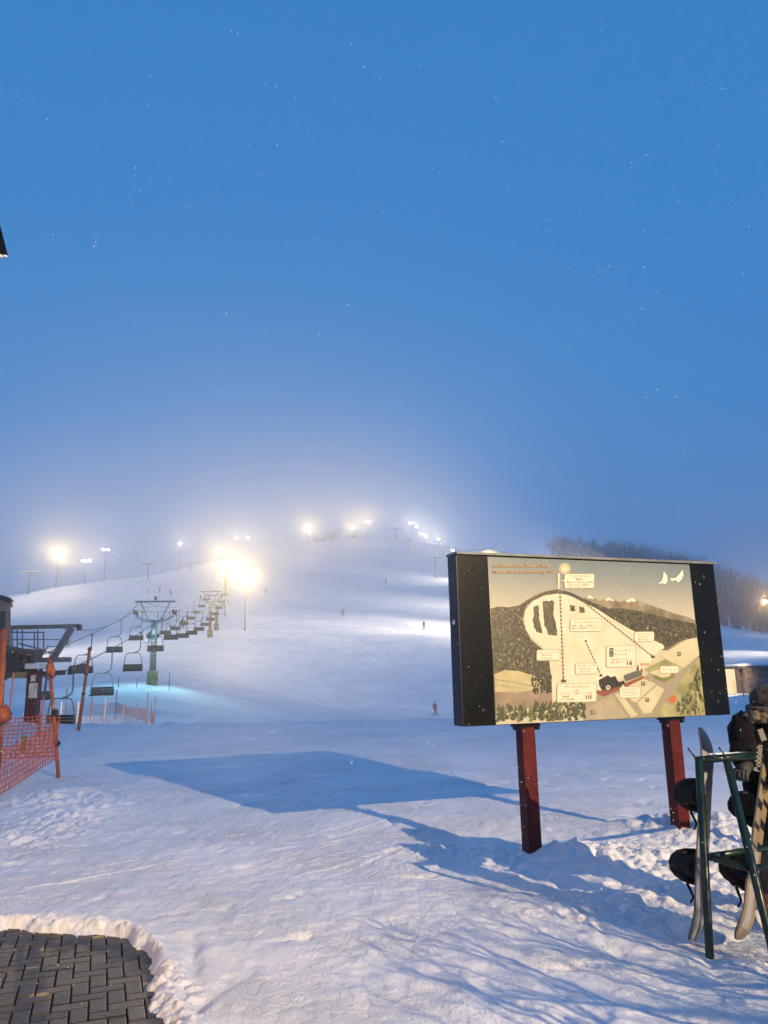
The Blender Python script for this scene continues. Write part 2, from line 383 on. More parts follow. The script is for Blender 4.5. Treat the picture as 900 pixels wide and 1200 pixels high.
# paving: stretcher / basket bricks, slightly uneven, one mesh
def paving():
    m = bpy.data.materials.new('paver'); m.use_nodes = True; t = m.node_tree; b = t.nodes['Principled BSDF']
    N, L = t.nodes.new, t.links.new
    g = N('ShaderNodeNewGeometry'); ri = N('ShaderNodeValToRGB'); 
    ri.color_ramp.elements[0].color = (.034, .027, .022, 1); ri.color_ramp.elements[1].color = (.095, .076, .060, 1)
    L(g.outputs['Random Per Island'], ri.inputs[0])
    n = N('ShaderNodeTexNoise'); n.inputs['Scale'].default_value = 45; n.inputs['Detail'].default_value = 6; L(g.outputs['Position'], n.inputs['Vector'])
    mx = N('ShaderNodeMix'); mx.data_type = 'RGBA'; mx.blend_type = 'MULTIPLY'; mx.inputs['Factor'].default_value = .7
    L(ri.outputs[0], mx.inputs['A']); L(n.outputs['Color'], mx.inputs['B'])
    # patches of golden lamplight painted into the brick colour
    n2 = N('ShaderNodeTexNoise'); n2.inputs['Scale'].default_value = 5.5; n2.inputs['Detail'].default_value = 2; L(g.outputs['Position'], n2.inputs['Vector'])
    r2 = N('ShaderNodeValToRGB'); r2.color_ramp.elements[0].position = .66; r2.color_ramp.elements[1].position = .70
    L(n2.outputs['Fac'], r2.inputs[0])
    mx2 = N('ShaderNodeMix'); mx2.data_type = 'RGBA'; mx2.inputs['B'].default_value = (.30, .22, .09, 1); L(r2.outputs[0], mx2.inputs['Factor']); L(mx.outputs['Result'], mx2.inputs['A'])
    L(mx2.outputs['Result'], b.inputs['Base Color']); b.inputs['Roughness'].default_value = .42; b.inputs['Specular IOR Level'].default_value = .35
    bp = N('ShaderNodeBump'); bp.inputs['Strength'].default_value = .6; bp.inputs['Distance'].default_value = .006; L(n.outputs['Fac'], bp.inputs['Height']); L(bp.outputs[0], b.inputs['Normal'])
    joint = mat('joint', (.012, .011, .010), .9)
    mb = MB(); r = random.Random(5); th = math.radians(20); c, s = math.cos(th), math.sin(th)
    a = .092; gap = .009
    rot = Matrix.Rotation(th, 3, 'Z')
    for i in range(-54, 54):
        for j in range(-54, 54):
            # herringbone of 1x2 bricks
            k = (i-j) % 4
            if k == 0: cx, cyy, sx_, sy_ = i+1.0, j+.5, 2, 1
            elif k == 3: cx, cyy, sx_, sy_ = i+.5, j+1.0, 1, 2
            else: continue
            X0, Y0 = cx*a, cyy*a; X, Y = X0*c-Y0*s-2.8, X0*s+Y0*c+4.0
            if not (-5.2 < X < -.8 and 2.4 < Y < 6.5): continue
            dz = r.uniform(-.003, .002); tilt = Matrix.Rotation(r.uniform(-.01, .01), 3, 'X') @ Matrix.Rotation(r.uniform(-.01, .01), 3, 'Y')
            mb.box((X, Y, -.052+dz), (sx_*a-gap, sy_*a-gap, .06), rot @ tilt, 0, .006)
    o = mb.build('paving', [m]); tag(o, kind='structure')
    jb = MB(); jb.box((-3.0, 4.4, -.043), (4.6, 4.4, .02)); o = jb.build('paving_bed', joint); tag(o, kind='structure')
paving()

# ============================================================ haze
hm = bpy.data.materials.new('haze'); hm.use_nodes = True; t = hm.node_tree; t.nodes.clear()
pv = t.nodes.new('ShaderNodeVolumePrincipled'); ov = t.nodes.new('ShaderNodeOutputMaterial')
pv.inputs['Color'].default_value = (.93, .93, .95, 1); pv.inputs['Density'].default_value = HAZE_DENSITY; pv.inputs['Anisotropy'].default_value = HAZE_G
t.links.new(pv.outputs[0], ov.inputs['Volume'])
hb = MB(); hb.box((0, 0, 43), (3500, 3500, 94)); o = hb.build('haze', hm); tag(o, kind='stuff', label='pale evening snow haze hanging over the whole slope')

# ============================================================ light fittings
def aim(o, target):
    d = Vector(target)-o.matrix_world.translation if False else Vector(target)
    o.rotation_euler = d.to_track_quat('-Z', 'Y').to_euler()
def spot(parent, loc, direction, watts, col, size=150, radius=.25, blend=1.0):
    ld = bpy.data.lights.new('lamp_light', 'SPOT'); ld.energy = watts; ld.color = col; ld.spot_size = math.radians(size); ld.spot_blend = blend; ld.shadow_soft_size = radius
    lo = bpy.data.objects.new('lamp_light', ld); COL.objects.link(lo); lo.parent = parent; lo.location = loc; aim(lo, direction); return lo
WARM, WHITE, COOL = (1, .71, .29), (1, .82, .58), (.45, .95, 1)
def floodlight(u_l, v_l, Y, label, watts, col=WARM, heads=1, group='floodlights along the slopes', base_v=None, head=1.0, aimd=None, lens=None, toward=None, beam=76):
    """pole on the snow at bearing u, lamp centre seen at (u, v)"""
    p = at(u_l, v_l, Y); g = gz(p.x, p.y); H = max(2.5, p.z-g)
    root = empty('floodlight', (p.x, p.y, g), label=label, cat='floodlight', group=group)
    fwd = Vector(toward) if toward else Vector((-p.x, -p.y, 0)).normalized(); side = Vector((-fwd.y, fwd.x, 0))
    MB().tube([(0, 0, -1.5), (0, 0, H+.1)], [.16, .09], 8).build('pole', M['steel'], root)
    MB().beam(side*-.7*head*(heads > 1)+side*-.25+Vector((0, 0, H)), side*.7*head*(heads > 1)+side*.25+Vector((0, 0, H)), .08, .08).build('crossarm', M['steel'], root)
    for i in range(heads):
        off = side*((i-(heads-1)/2)*1.0*head); c = off+Vector((0, 0, H+.28))+fwd*.12
        d = (fwd+Vector((0, 0, -.28))).normalized(); hb_ = MB()
        u_ = d.cross(Vector((0, 0, 1))).normalized(); w_ = u_.cross(d); R = Matrix((u_, d, w_)).transposed()
        hb_.box(c-d*.13, (.6*head, .22, .45*head), R, 0, .03); hd = hb_.build('lamp_head', M['dark_steel'], root)
        MB().box(c-d*.0+d*.0, (.52*head, .03, .38*head), R).build('lens', lens or (M['warm_lens'] if col == WARM else M['white_lens']), hd)
        spot(root, c+d*.35, aimd or (fwd+Vector((0, 0, .10))), watts*LAMP_W, col, beam, .22*head)
    return root

# the yard lamp that throws the board's shadow: behind and right of the viewer
yl = empty('yard_lamp', (NEAR_LAMP[0]+.6, NEAR_LAMP[1]-.6, 0), label='tall yard floodlight on a grey mast throwing warm light over the yard', cat='floodlight')
MB().tube([(0, 0, -.5), (0, 0, 7.6)], [.11, .07], 10).build('mast', M['steel'], yl)
d_ = (Vector((1, 8, 0))-Vector(NEAR_LAMP)).normalized(); u_ = d_.cross(Vector((0, 0, 1))).normalized(); w_ = u_.cross(d_); R_ = Matrix((u_, d_, w_)).transposed()
MB().box(Vector((-.6, .6, 7.35))-d_*.22, (.5, .2, .4), R_, 0, .02).build('lamp_head', M['dark_steel'], yl)
MB().beam((0, 0, 7.3), (-.55, .55, 7.3), .06, .06).build('bracket', M['steel'], yl)
spot(yl, (-.6, .6, 7.35), Vector((-8, 34, .8))-Vector(NEAR_LAMP), NEAR_W, (1, .72, .40), 84, .05, 1.0)

#      u    v    Y   label                                                            watts
FL = [
 (68, 652, 205, 'large warm floodlight on a slim pole at the left crest of the slope', 183997, WARM, 1, 1.6),
 (265, 667, 150, 'brightest double floodlight high over the lift line, left of its twin', 106126, WARM, 2, 1.6),
 (288, 681, 128, 'bright floodlight on a tall bare pole right of the second lift tower', 125737, WARM, 1, 1.5),
 (255, 646, 235, 'smaller warm floodlight just above the brightest pair over the lift line', 45964, WARM, 1, 1.5),
 (211, 638, 300, 'single round floodlight glowing alone in the mist above the lift line', 45619, WHITE, 1, 1.7),
 (277, 631, 420, 'left one of two pinprick lamps high in the mist', 45000, WHITE, 1, 1.6),
 (290, 631, 420, 'right one of two pinprick lamps high in the mist', 45000, WHITE, 1, 1.6),
 (124, 645, 300, 'pinprick white lamp in the mist right of the twin-headed lamp', 27440, WHITE, 2, 1.6),
 (101, 658, 240, 'twin-headed white lamp on a pole behind the left crest', 39600, WHITE, 3, 1.1),
 (361, 622, 325, 'big glowing floodlight on the left shoulder of the summit', 187249, WARM, 1, 2.),
 (413, 620, 335, 'glowing floodlight left of centre on the summit', 116640, WARM, 1, 1.8),
 (431, 612, 340, 'highest glowing floodlight, on top of the summit', 129600, WARM, 1, 1.8),
 (481, 614, 325, 'upper left floodlight of the four stepping down the right ridge', 57283, WHITE, 1, 1.9),
 (488, 618, 330, 'small dimmer floodlight tucked beside the upper ridge lamp', 15600, WHITE, 1, 1.4),
 (499, 629, 300, 'floodlight third along the right ridge, above a thin pole', 72000, WHITE, 1, 1.7),
 (514, 633, 290, 'floodlight fourth along the right ridge, nearer the map board', 56160, WHITE, 1, 1.5),
 (531, 646, 270, 'lowest ridge floodlight, half hidden behind the map board corner', 16216, WHITE, 1, 1.5),
 (897, 706, 215, 'amber lamp among the bare trees at the right edge', 100100, (1, .62, .22), 1, 1.3),
]
for (u, v, Y, lab, w, c, nh, hs) in FL:
    floodlight(u, v, Y, lab, w/nh, c, nh, head=hs)
# unseen lamps added behind the map board and off both sides to brighten the piste
RAKE = [(580, 664, 235, 'added floodlight hidden behind the top of the map board, upper of three', 130000, (-75, 235), WHITE, 80),
        (690, 668, 180, 'added floodlight hidden behind the middle of the map board', 520000, (-50, 170), WHITE, 80),
        (745, 675, 145, 'added floodlight hidden behind the right half of the map board, lowest of three', 1500000, (-35, 120), WHITE, 80),
        (-330, 560, 160, 'added unseen floodlight left of the picture, aimed across the upper piste', 900000, (30, 210), WHITE, 60),
        (-330, 520, 235, 'added tall unseen floodlight left of the picture, aimed up at the summit', 2200000, (0, 315), WHITE, 56),
        (-330, 600, 100, 'added unseen floodlight left of the picture, aimed across the lower piste', 600000, (20, 110), WHITE, 66),
        (1010, 700, 90, 'added unseen floodlight right of the picture, aimed at the foot of the piste', 110000, (-20, 85), WHITE, 70)]
for (u, v, Y, lab, w, tg_, c, bm_) in RAKE:
    p = at(u, v, Y); w = w*.33
    d3 = Vector((tg_[0], tg_[1], gz(*tg_)))-Vector((ray(u, v).x/ray(u, v).y*Y, Y, p.z)); fw = Vector((d3.x, d3.y, 0)).normalized()
    floodlight(u, v, Y, lab, w/LAMP_W, c, 1, head=1.5, toward=fw, aimd=d3, beam=bm_)

# ============================================================ lift towers and T-masts
LIFT_DIR = Vector((-.137, 1, 0)).normalized(); LIFT_SIDE = Vector((LIFT_DIR.y, -LIFT_DIR.x, 0))
def lift_tower(P, H, label, gauge=3.0, yaw=0, pad=True):
    root = empty('lift_tower', P, math.atan2(-LIFT_DIR.x, LIFT_DIR.y)+yaw, label=label, cat='lift tower', group='chairlift towers')
    MB().tube([(0, 0, -.8), (0, 0, H-1.75)], [.27, .22], 14).build('mast', M['tower_pole'], root)
    MB().tube([(0, 0, H-3.0), (0, 0, H-2.2), (0, 0, H-1.75)], [.245, .24, .235], 14).build('reflective_band', M['tower_top'], root)
    a = MB()                                       # lower crossarm, gently dished, and the V up to the top beam
    g = gauge/2
    pts = [(-g, 0, H-1.15), (-g*.55, 0, H-1.5), (0, 0, H-1.65), (g*.55, 0, H-1.5), (g, 0, H-1.15)]
    for p, q in zip(pts[:-1], pts[1:]): a.beam(p, q, .2, .22)
    for s in (-1, 1):
        a.beam((s*.45, 0, H-1.5), (s*g*.78, 0, H-.02), .12, .13)
        a.beam((s*.3, .3, H-1.5), (s*.3, -.3, H-1.5), .1, .1)
    for k in range(1, 4):
        zz = H-1.5+k*.36; w = .45+(g*.78-.45)*(k*.36)/1.48; a.beam((-w, 0, zz), (w, 0, zz), .03, .03)
    a.build('crossarm', M['tower_top'], root)
    b = MB(); b.beam((-g-.1, 0, H), (g+.1, 0, H), .13, .13); b.box((0, 0, H+.25), (.22, .22, .3), None, 0, .03)
    b.build('top_beam', M['steel'], root)
    for s in (-1, 1):
        wb = MB(); wb.beam((s*g, -.95, H-.98), (s*g, .95, H-.98), .08, .12)
        for k in range(4): wb.disc((s*g, -.75+k*.5, H-.88), (1, 0, 0), .17, 12, 0, .09)
        wb.build('sheave_assembly', M['rubber'], root)
    if pad: MB().tube([(0, 0, -.4), (0, 0, 1.05), (0, 0, 1.1)], [.42, .42, .36], 12).build('crash_pad', M['pad'], root)
    l = MB()
    for s in (-.12, .12): l.tube([(s, -.30, .9), (s, -.27, H-1.8)], .016, 5)
    for k in range(int((H-2.8)/.35)): l.tube([(-.12, -.295, 1+k*.35), (.12, -.295, 1+k*.35)], .012, 4)
    l.build('ladder', M['galv'], root)
    return root
t1 = at(178, 805, 62); T1 = Vector((t1.x, 62, gz(t1.x, 62)))
H1 = at(180, 705, 62).z-T1.z
tw1 = lift_tower(T1, H1, 'nearest lift tower, with a pale forked head and padded foot')
lh_ = MB(); lh_.box((0, -.62, H1-1.62), (.34, .2, .16), None, 0, .02); lh_.beam((0, -.6, H1-1.6), (0, -.1, H1-1.6), .05, .05); lh_.build('work_lamp', M['dark_steel'], tw1)
spot(tw1, (0, -.66, H1-1.75), (.05, -.55, -.80), 1300, COOL, 150, .1)
t2 = at(246, 745, 117); T2 = Vector((t2.x, 117, gz(t2.x, 117)))
H2 = at(249, 693, 117).z-T2.z
lift_tower(T2, H2, 'second lift tower up the line, just left of the brightest lamps', pad=True)
t3 = at(253.5, 738, 127); T3 = Vector((t3.x, 127, gz(t3.x, 127)))
lift_tower(T3, at(254, 698, 127).z-T3.z, 'shorter third lift tower close behind the second', 3.6)
t4 = at(263, 712, 190); T4 = Vector((t4.x, 190, gz(t4.x, 190)))
lift_tower(T4, 7.5, 'fourth lift tower lost in the glow of the brightest lamps')
def tmast(u, vb, vt, Y, label, w=2.6):
    p = at(u, vb, Y); g = gz(p.x, p.y); H = max(3, at(u, vt, Y).z-g)
    root = empty('lift_mast', (p.x, p.y, g), label=label, cat='lift mast', group='far T-shaped lift masts')
    MB().tube([(0, 0, -1), (0, 0, H)], [.26, .2], 8).build('mast', M['steel'], root)
    b = MB(); b.beam((-w, 0, H+.05), (w, 0, H+.05), .3, .26); b.build('crossarm', M['steel'], root)
    MB().beam((-w-.1, 0, H+.24), (w+.1, 0, H+.24), .34, .12).build('snow_cap', M['snow_cap'], root)
tmast(33, 693, 671, 195, 'T-shaped lift mast at the far left of the crest', 2.3)
tmast(173, 686, 661, 262, 'faint T-shaped lift mast in the mist, left of the single lamp', 2.6)
tmast(222, 684, 662, 275, 'faint T-shaped lift mast in the mist, right of the single lamp', 4.)
tmast(511, 674, 653, 240, 'T-shaped mast on the right ridge nearest the map board', 1.9)
tmast(480, 646, 631, 300, 'thin T-shaped mast on the ridge under the upper lamps', 2.2)
tmast(465, 634, 619, 335, 'farthest T-shaped mast on the ridge beside the summit', 2.8)

# haul ropes
def rope_x(side, Y):      # side +1 right (near) rope, -1 left
    if Y < 62: base = T1.x+.130*(62-Y)
    elif Y < 117: base = T1.x+(T2.x-T1.x)*(Y-62)/55
    else: base = T2.x+(T4.x-T2.x)*(Y-117)/73
    return base+side*1.48
ZR1 = T1.z+H1-.70; ZR2 = T2.z+H2-.70; ZR0 = at(86, 780, 34).z; ZR4 = T4.z+6.8
def rope_z(Y):
    if Y < 62: s = (Y-34)/28; return ZR0+(ZR1-ZR0)*s-.35*4*s*(1-s)*.6
    if Y < 117: s = (Y-62)/55; return ZR1+(ZR2-ZR1)*s-1.0*4*s*(1-s)
    s = (Y-117)/73; return ZR2+(ZR4-ZR2)*s-1.2*4*s*(1-s)
rope = MB()
for sd in (-1, 1): rope.tube([(rope_x(sd, Y), Y, rope_z(Y)) for Y in list(range(30, 62, 4))+list(range(62, 117, 5))+list(range(117, 191, 6))], .022, 6)
ro = rope.build('haul_rope', M['cable']); tag(ro, 'dark steel haul rope running both ways between the station and the towers', 'lift cable')
cw = MB(); A_ = Vector(at(60, 733, 33)); B_ = T1+Vector((-1.2, 0, H1+.1)); C_ = T2+Vector((-1., 0, H2+.1))
cw.tube([A_.lerp(B_, s/10)-Vector((0, 0, 1.0*4*s/10*(1-s/10))) for s in range(11)], .022, 6)
cw.tube([B_.lerp(C_, s/10)-Vector((0, 0, 1.4*4*s/10*(1-s/10))) for s in range(11)], .02, 6)
co_ = cw.build('signal_cable', M['cable']); tag(co_, 'sagging signal cable from the station beam to the tower heads', 'cable')

# chairs
def make_chair():
    root = empty('lift_chair', (0, 0, 0), label='x', cat='lift chair', group='two-seat chairs on the lift')
    MB().box((0, 0, 0), (.10, .34, .12), None, 0, .02).build('grip', M['dark_steel'], root)
    arc = [(0, 0, -.05), (0.02, 0, -.75), (0, 0, -.98), (-.09, 0, -1.11), (-.24, 0, -1.18), (-.42, 0, -1.24)]
    MB().tube(arc, .032, 8).build('hanger', M['frame_grey'], root)
    f = MB()
    f.tube([(-.93, .22, -2.28), (-.98, .05, -2.15), (-.86, 0, -1.42), (-.78, 0, -1.28), (-.68, 0, -1.23), (-.12, 0, -1.23), (-.02, 0, -1.28), (.06, 0, -1.42), (.18, .05, -2.15), (.13, .22, -2.28)], .026, 8)
    f.tube([(-.93, -.28, -2.30), (-.95, .2, -2.34)], .022, 6); f.tube([(.13, -.28, -2.30), (.15, .2, -2.34)], .022, 6)
    f.build('frame', M['frame_grey'], root)
    s = MB(); s.box((-.40, -.10, -2.30), (1.14, .42, .06), Matrix.Rotation(.12, 3, 'X'), 0, .02); s.build('seat', M['black_seat'], root)
    b = MB()
    for k in range(3): b.box((-.40, .10+.02*k, -2.20+.118*k), (1.12, .03, .112), Matrix.Rotation(-.15, 3, 'X'), 0, .01)
    b.build('backrest', M['black_seat'], root)
    return root
chair0 = make_chair(); km = kid_map()
ORD = ['first', 'second', 'third', 'fourth', 'fifth', 'sixth', 'seventh', 'eighth', 'ninth', 'tenth', 'eleventh', 'twelfth', 'thirteenth', 'fourteenth', 'fifteenth', 'sixteenth', 'seventeenth']
first = True; RIDERS = []
rzc = math.atan2(-LIFT_DIR.x, LIFT_DIR.y)
for sd, ys, nm in ((1, [33.4, 40.6, 48.4, 56.5, 64.2, 72.2, 80.2, 88, 96, 104, 112, 122, 134, 148], 'right'), (-1, [39.7, 48, 56.4, 64.6, 73.5, 82, 90, 98.5, 106.5, 115, 126, 140], 'left')):
    for i, Y in enumerate(ys):
        o = chair0 if first else copy_tree(chair0, km); first = False
        P = Vector((rope_x(sd, Y), Y, rope_z(Y)-.05)); o.location = P; o.rotation_euler = (0, 0, rzc if sd > 0 else rzc)
        occ = sd < 0 and i in (4, 7)
        o['label'] = ('two-seat chair carrying riders, ' if occ else 'empty two-seat chair, ')+ORD[i]+' up the '+nm+' rope from the station'
        if occ: RIDERS.append((P, i))

# ============================================================ people
def skin_mesh(name, verts, edges, radii, mat_, parent=None, sub=1, seed_root=0):
    me = bpy.data.meshes.new(name); me.from_pydata([tuple(v) for v in verts], edges, [])
    o = bpy.data.objects.new(name, me); COL.objects.link(o)
    sk = o.modifiers.new('s', 'SKIN'); sv = me.skin_vertices[0].data
    for i, r in enumerate(radii):
        sv[i].radius = r if isinstance(r, tuple) else (r, r); sv[i].use_root = (i == seed_root)
    sk.use_smooth_shade = True
    sb = o.modifiers.new('b', 'SUBSURF'); sb.levels = sub; sb.render_levels = sub
    dg = bpy.context.evaluated_depsgraph_get(); dg.update()
    nm = bpy.data.meshes.new_from_object(o.evaluated_get(dg)); nm.name = name
    bpy.data.objects.remove(o); nm.materials.clear(); nm.materials.append(mat_)
    n = bpy.data.objects.new(name, nm); COL.objects.link(n)
    if parent: n.parent = parent
    return n
def small_person(loc, rz, label, jacket, legs, hat, seated=False, board=True, scale=1.0, group='far skiers and snowboarders'):
    root = empty('person', loc, rz, label=label, cat='person', group=group); root.scale = (scale,)*3
    if seated:
        V = [(0, 0, .5), (0, .02, .75), (0, .02, .98), (0, 0, 1.16), (0, 0, 1.3), (-.12, -.05, .5), (-.14, -.48, .5), (-.15, -.5, .1), (-.15, -.62, .06), (.12, -.05, .5), (.14, -.48, .5), (.15, -.5, .1), (.15, -.62, .06), (-.2, 0, 1.0), (-.27, -.15, .8), (-.2, -.35, .62), (.2, 0, 1.0), (.27, -.15, .8), (.2, -.35, .62)]
    else:
        V = [(0, 0, .86), (0, .02, 1.1), (0, .0, 1.32), (0, -.02, 1.45), (0, -.03, 1.6), (-.12, 0, .84), (-.17, -.1, .46), (-.2, 0, .1), (-.2, -.14, .05), (.12, 0, .84), (.17, -.1, .46), (.2, 0, .1), (.2, -.14, .05), (-.2, 0, 1.34), (-.36, -.05, 1.12), (-.45, -.2, .98), (.2, 0, 1.34), (.36, -.05, 1.12), (.45, -.2, .98)]
    Eg = [(0, 1), (1, 2), (2, 3), (3, 4), (0, 5), (5, 6), (6, 7), (7, 8), (0, 9), (9, 10), (10, 11), (11, 12), (2, 13), (13, 14), (14, 15), (2, 16), (16, 17), (17, 18)]
    R = [.15, .16, .17, .07, .10, .11, .085, .065, .05, .11, .085, .065, .05, .08, .065, .05, .08, .065, .05]
    b = skin_mesh('body', V, Eg, R, jacket, root)
    b.data.materials.append(legs); b.data.materials.append(M['face'])
    lim = .52 if seated else .86
    for p in b.data.polygons:
        if p.center.z < lim: p.material_index = 1
        elif p.center.z > (1.2 if seated else 1.5): p.material_index = 2
    hz = 1.36 if seated else 1.67
    MB().ball((0, .0, hz), .125, (1, 1.05, .8), 10).build('helmet', hat, root)
    if board: MB().box((0, -.05 if not seated else -.55, .015 if not seated else .02), (1.45, .26, .03), None, 0, .012).build('snowboard', M['dark_cloth'], root)
    return root
for P, i in RIDERS:
    small_person(P+Vector((-.52, -.0, -2.78)), rzc+math.pi*0, 'rider in dark clothes on the '+('nearer' if i == 4 else 'farther')+' occupied chair of the left rope', M['dark_cloth'], M['dark_cloth'], M['dark_steel'], True, True)
SK = [(174, 697, 'skier in dark clothes, leftmost of the small group above the lift line', M['dark_cloth']), (187, 695, 'skier standing second from left in the small group above the lift line', M['teal_cloth']),
      (200, 698, 'skier in reddish jacket, right end of the small group above the lift line', M['reddish']), (79, 759, 'skier on the slope between the station beam and the hanging chairs', M['teal_cloth']),
      (497, 738, 'lone dark skier on the slope just left of the map board', M['dark_cloth']), (452, 684, 'tiny skier high on the main slope under the summit lamps', M['dark_cloth']),
      (402, 722, 'small skier midway down the middle of the main slope', M['teal_cloth']), (311, 697, 'skier on the slope right of the bright lamps', M['dark_cloth'])]
for u, v, lab, j in SK:
    g = ground_at(u, v, 70, 400)
    if g: small_person(g, rnd.uniform(0, 6), lab, j, M['dark_cloth'], M['dark_steel'], False, True, .85)
g = ground_at(510, 838, 50, 110)
if g: small_person(g, .35, 'snowboarder in a pinkish brown jacket standing at the foot of the slope', M['reddish'], M['dark_cloth'], M['dark_steel'], False, True, .68)

# ============================================================ lift station
def station():
    root = empty('lift_station', at(40, 850, 33), label='lift drive station with dark platform, grey gantry arm and red column', cat='lift station')
    O = root.location.copy()
    W = lambda u, v, Y: Vector(at(u, v, Y))-O
    def bm(name, a, b, w, h, m, par=root): return MB().beam(a, b, w, h, 0, Vector((0, 0, 1)), .01).build(name, m, par)
    Y = 33.0
    # red column
    a, b = W(40.5, 868, Y), W(41.5, 783, Y); a.x = b.x
    c = MB(); c.beam(a, b, .46, .46, 0, Vector((0, 1, 0)), .02); col = c.build('column', M['red_steel'], root)
    for (u0, v0, u1, v1) in ((36.5, 791, 41.5, 798.5), (34.5, 800.5, 43, 818)):
        p, q = W(u0, v0, Y-.25), W(u1, v1, Y-.25); m_ = (p+q)/2; MB().box(m_, (abs(q.x-p.x), .02, abs(p.z-q.z))).build('notice', M['paper'], col)
    MB().box(b+Vector((0, 0, .08)), (.62, .7, .22), None, 0, .05).build('snow_cap', M['snow_cap'], col)
    c2 = MB(); a2, b2 = W(-30, 880, Y+2), W(-29, 783, Y+2); a2.x = b2.x; c2.beam(a2, b2, .46, .46, 0, Vector((0, 1, 0)), .02); c2.build('column', M['red_steel'], root)
    bm('cross_beam', W(-60, 792, Y+.2), W(36, 791, Y+.2), .25, .26, M['yellow_beam'])
    bm('cross_beam', W(44, 790, Y+.3), W(76, 788, Y+.3), .2, .2, M['dark_steel'])
    bm('main_girder', W(26, 774, Y), W(83, 773, Y), .22, .2, M['steel'])
    # drive machinery under the deck
    mc = MB()
    for (u, v, r) in ((10, 778, .34), (20, 776, .25), (27, 783, .36), (32, 779, .22), (3, 783, .3)): mc.ball(W(u, v, Y+.8), r, (1.1, .9, .8), 12, 0, .25, u)
    mc.beam(W(-10, 776, Y+.9), W(38, 776, Y+.9), .5, .18); mc.tube([W(10, 781, Y+1.6)+Vector((-1.6*math.cos(k/12*6.283), 1.6*math.sin(k/12*6.283), 0)) for k in range(13)], .09, 6)
    mc.build('drive_machinery', M['dark_steel'], root)
    # deck: runs from near left to far right, dark underside
    D = [W(-60, 744, 29), W(0, 754, 30), W(50, 768, 33.4), W(-40, 768, 36)]
    k = MB(); th = Vector((0, 0, -.14)); zt = (D[1].z+D[2].z)/2
    DD = [Vector((p.x, p.y, zt+.05)) for p in D]
    k.add(DD+[p+th for p in DD], [(0, 1, 2, 3), (7, 6, 5, 4), (0, 4, 5, 1), (1, 5, 6, 2), (2, 6, 7, 3), (3, 7, 4, 0)]); k.build('platform', M['wood'], root)
    fr = MB(); fr.beam(W(0, 757, 31), W(49, 769, 33.2), .1, .22); fr.build('fascia', M['cabin'], root)
    un = MB()
    for s in range(5): 
        p = W(2+s*9, 762+s*2, 31+s*.4); un.beam(p, p+Vector((-1.2, 1.2, -.1)), .12, .34)
    un.add([W(4, 758, 31), W(48, 769, 33), W(38, 773, 33.6), W(2, 801, 32), W(2, 764, 34)], [(0, 1, 2, 3), (0, 3, 4), (1, 4, 2), (2, 4, 3), (0, 4, 1)]); un.build('deck_framing', M['dark_steel'], root)
    # railing
    r = MB()
    for u0, v0, v1 in ((14, 738, 758), (20, 738, 759), (26, 738, 760), (40, 740, 764), (44, 738, 764), (51, 741, 766)):
        r.tube([W(u0, v0, 32), W(u0+.4, v1, 32)], .03, 6)
    r.tube([W(12, 741, 32), W(52, 741, 32)], .03, 6); r.tube([W(12, 749.5, 32), W(70, 749.5, 32)], .022, 6); r.tube([W(22, 754, 32), W(52, 762, 32)], .03, 6)
    r.tube([W(50, 767, 32.4), W(56, 758, 32.4), W(66, 757.5, 32.4), W(63, 769, 32.4)], .03, 6); r.tube([W(53, 764, 32.4), W(66, 764, 32.4)], .02, 6)
    r.build('railing', M['steel'], root)
    # cabin
    c = MB(); A, B = W(-45, 700, 31), W(11.5, 766, 31); zt_, zb = W(0, 696, 31).z, W(0, 757, 31).z
    pts = [(A.x, A.y, zb), (B.x, A.y, zb), (B.x-.16, A.y, zt_-.35), (A.x, A.y, zt_+.3)]; bk = [(x-1.12, y+2.4, z) for x, y, z in pts]
    c.add(pts+bk, [(0, 1, 2, 3), (7, 6, 5, 4), (1, 5, 6, 2), (0, 4, 5, 1), (0, 3, 7, 4), (2, 6, 7, 3)]); cb = c.build('cabin', M['cabin'], root)
    rf = MB(); rf.beam(Vector((A.x-.1, A.y-.12, zt_+.40)), Vector((B.x-.05, A.y-.12, zt_-.30)), 2.9*0+.3, .1)
    rf.add([Vector((A.x, A.y-.25, zt_+.36)), Vector((B.x-.0, A.y-.25, zt_-.30)), Vector((B.x-1.3, A.y+2.6, zt_-.30)), Vector((A.x-1.3, A.y+2.6, zt_+.36)), Vector((A.x, A.y-.25, zt_+.46)), Vector((B.x, A.y-.25, zt_-.2)), Vector((B.x-1.3, A.y+2.6, zt_-.2)), Vector((A.x-1.3, A.y+2.6, zt_+.46))], [(3, 2, 1, 0), (4, 5, 6, 7), (0, 1, 5, 4), (1, 2, 6, 5), (2, 3, 7, 6), (3, 0, 4, 7)])
    rf.build('roof', M['dark_steel'], cb)
    MB().box(W(1, 728, 31)+Vector((0, -.02, 0)), (.36, .04, .8), None, 0, .01).build('window', M['glass'], cb)
    # gantry arm and its strut
    g = bm('gantry_arm', W(13, 735.5, 33), W(93.5, 733.5, 33), .18, .16, M['steel'])
    MB().box(W(93, 735, 33), (.12, .3, .22), None, 0, .02).build('end_plate', M['dark_steel'], g)
    bm('strut', W(84, 736, 33), W(62, 772, 33), .16, .26, M['steel'])
    # first sheave train leading the rope out
    s = MB(); 
    for i in range(5):
        p = Vector((rope_x(1, 33+i*.55), 33+i*.55, rope_z(34)-.22+.04*i))-O; s.disc(p, (1, 0, 0), .19, 14, 0, .1)
    s.beam(Vector((rope_x(1, 32.7), 32.7, rope_z(34)-.34))-O, Vector((rope_x(1, 35.6), 35.6, rope_z(34)-.12))-O, .1, .14)
    s.build('sheave_train', M['rubber'], root)
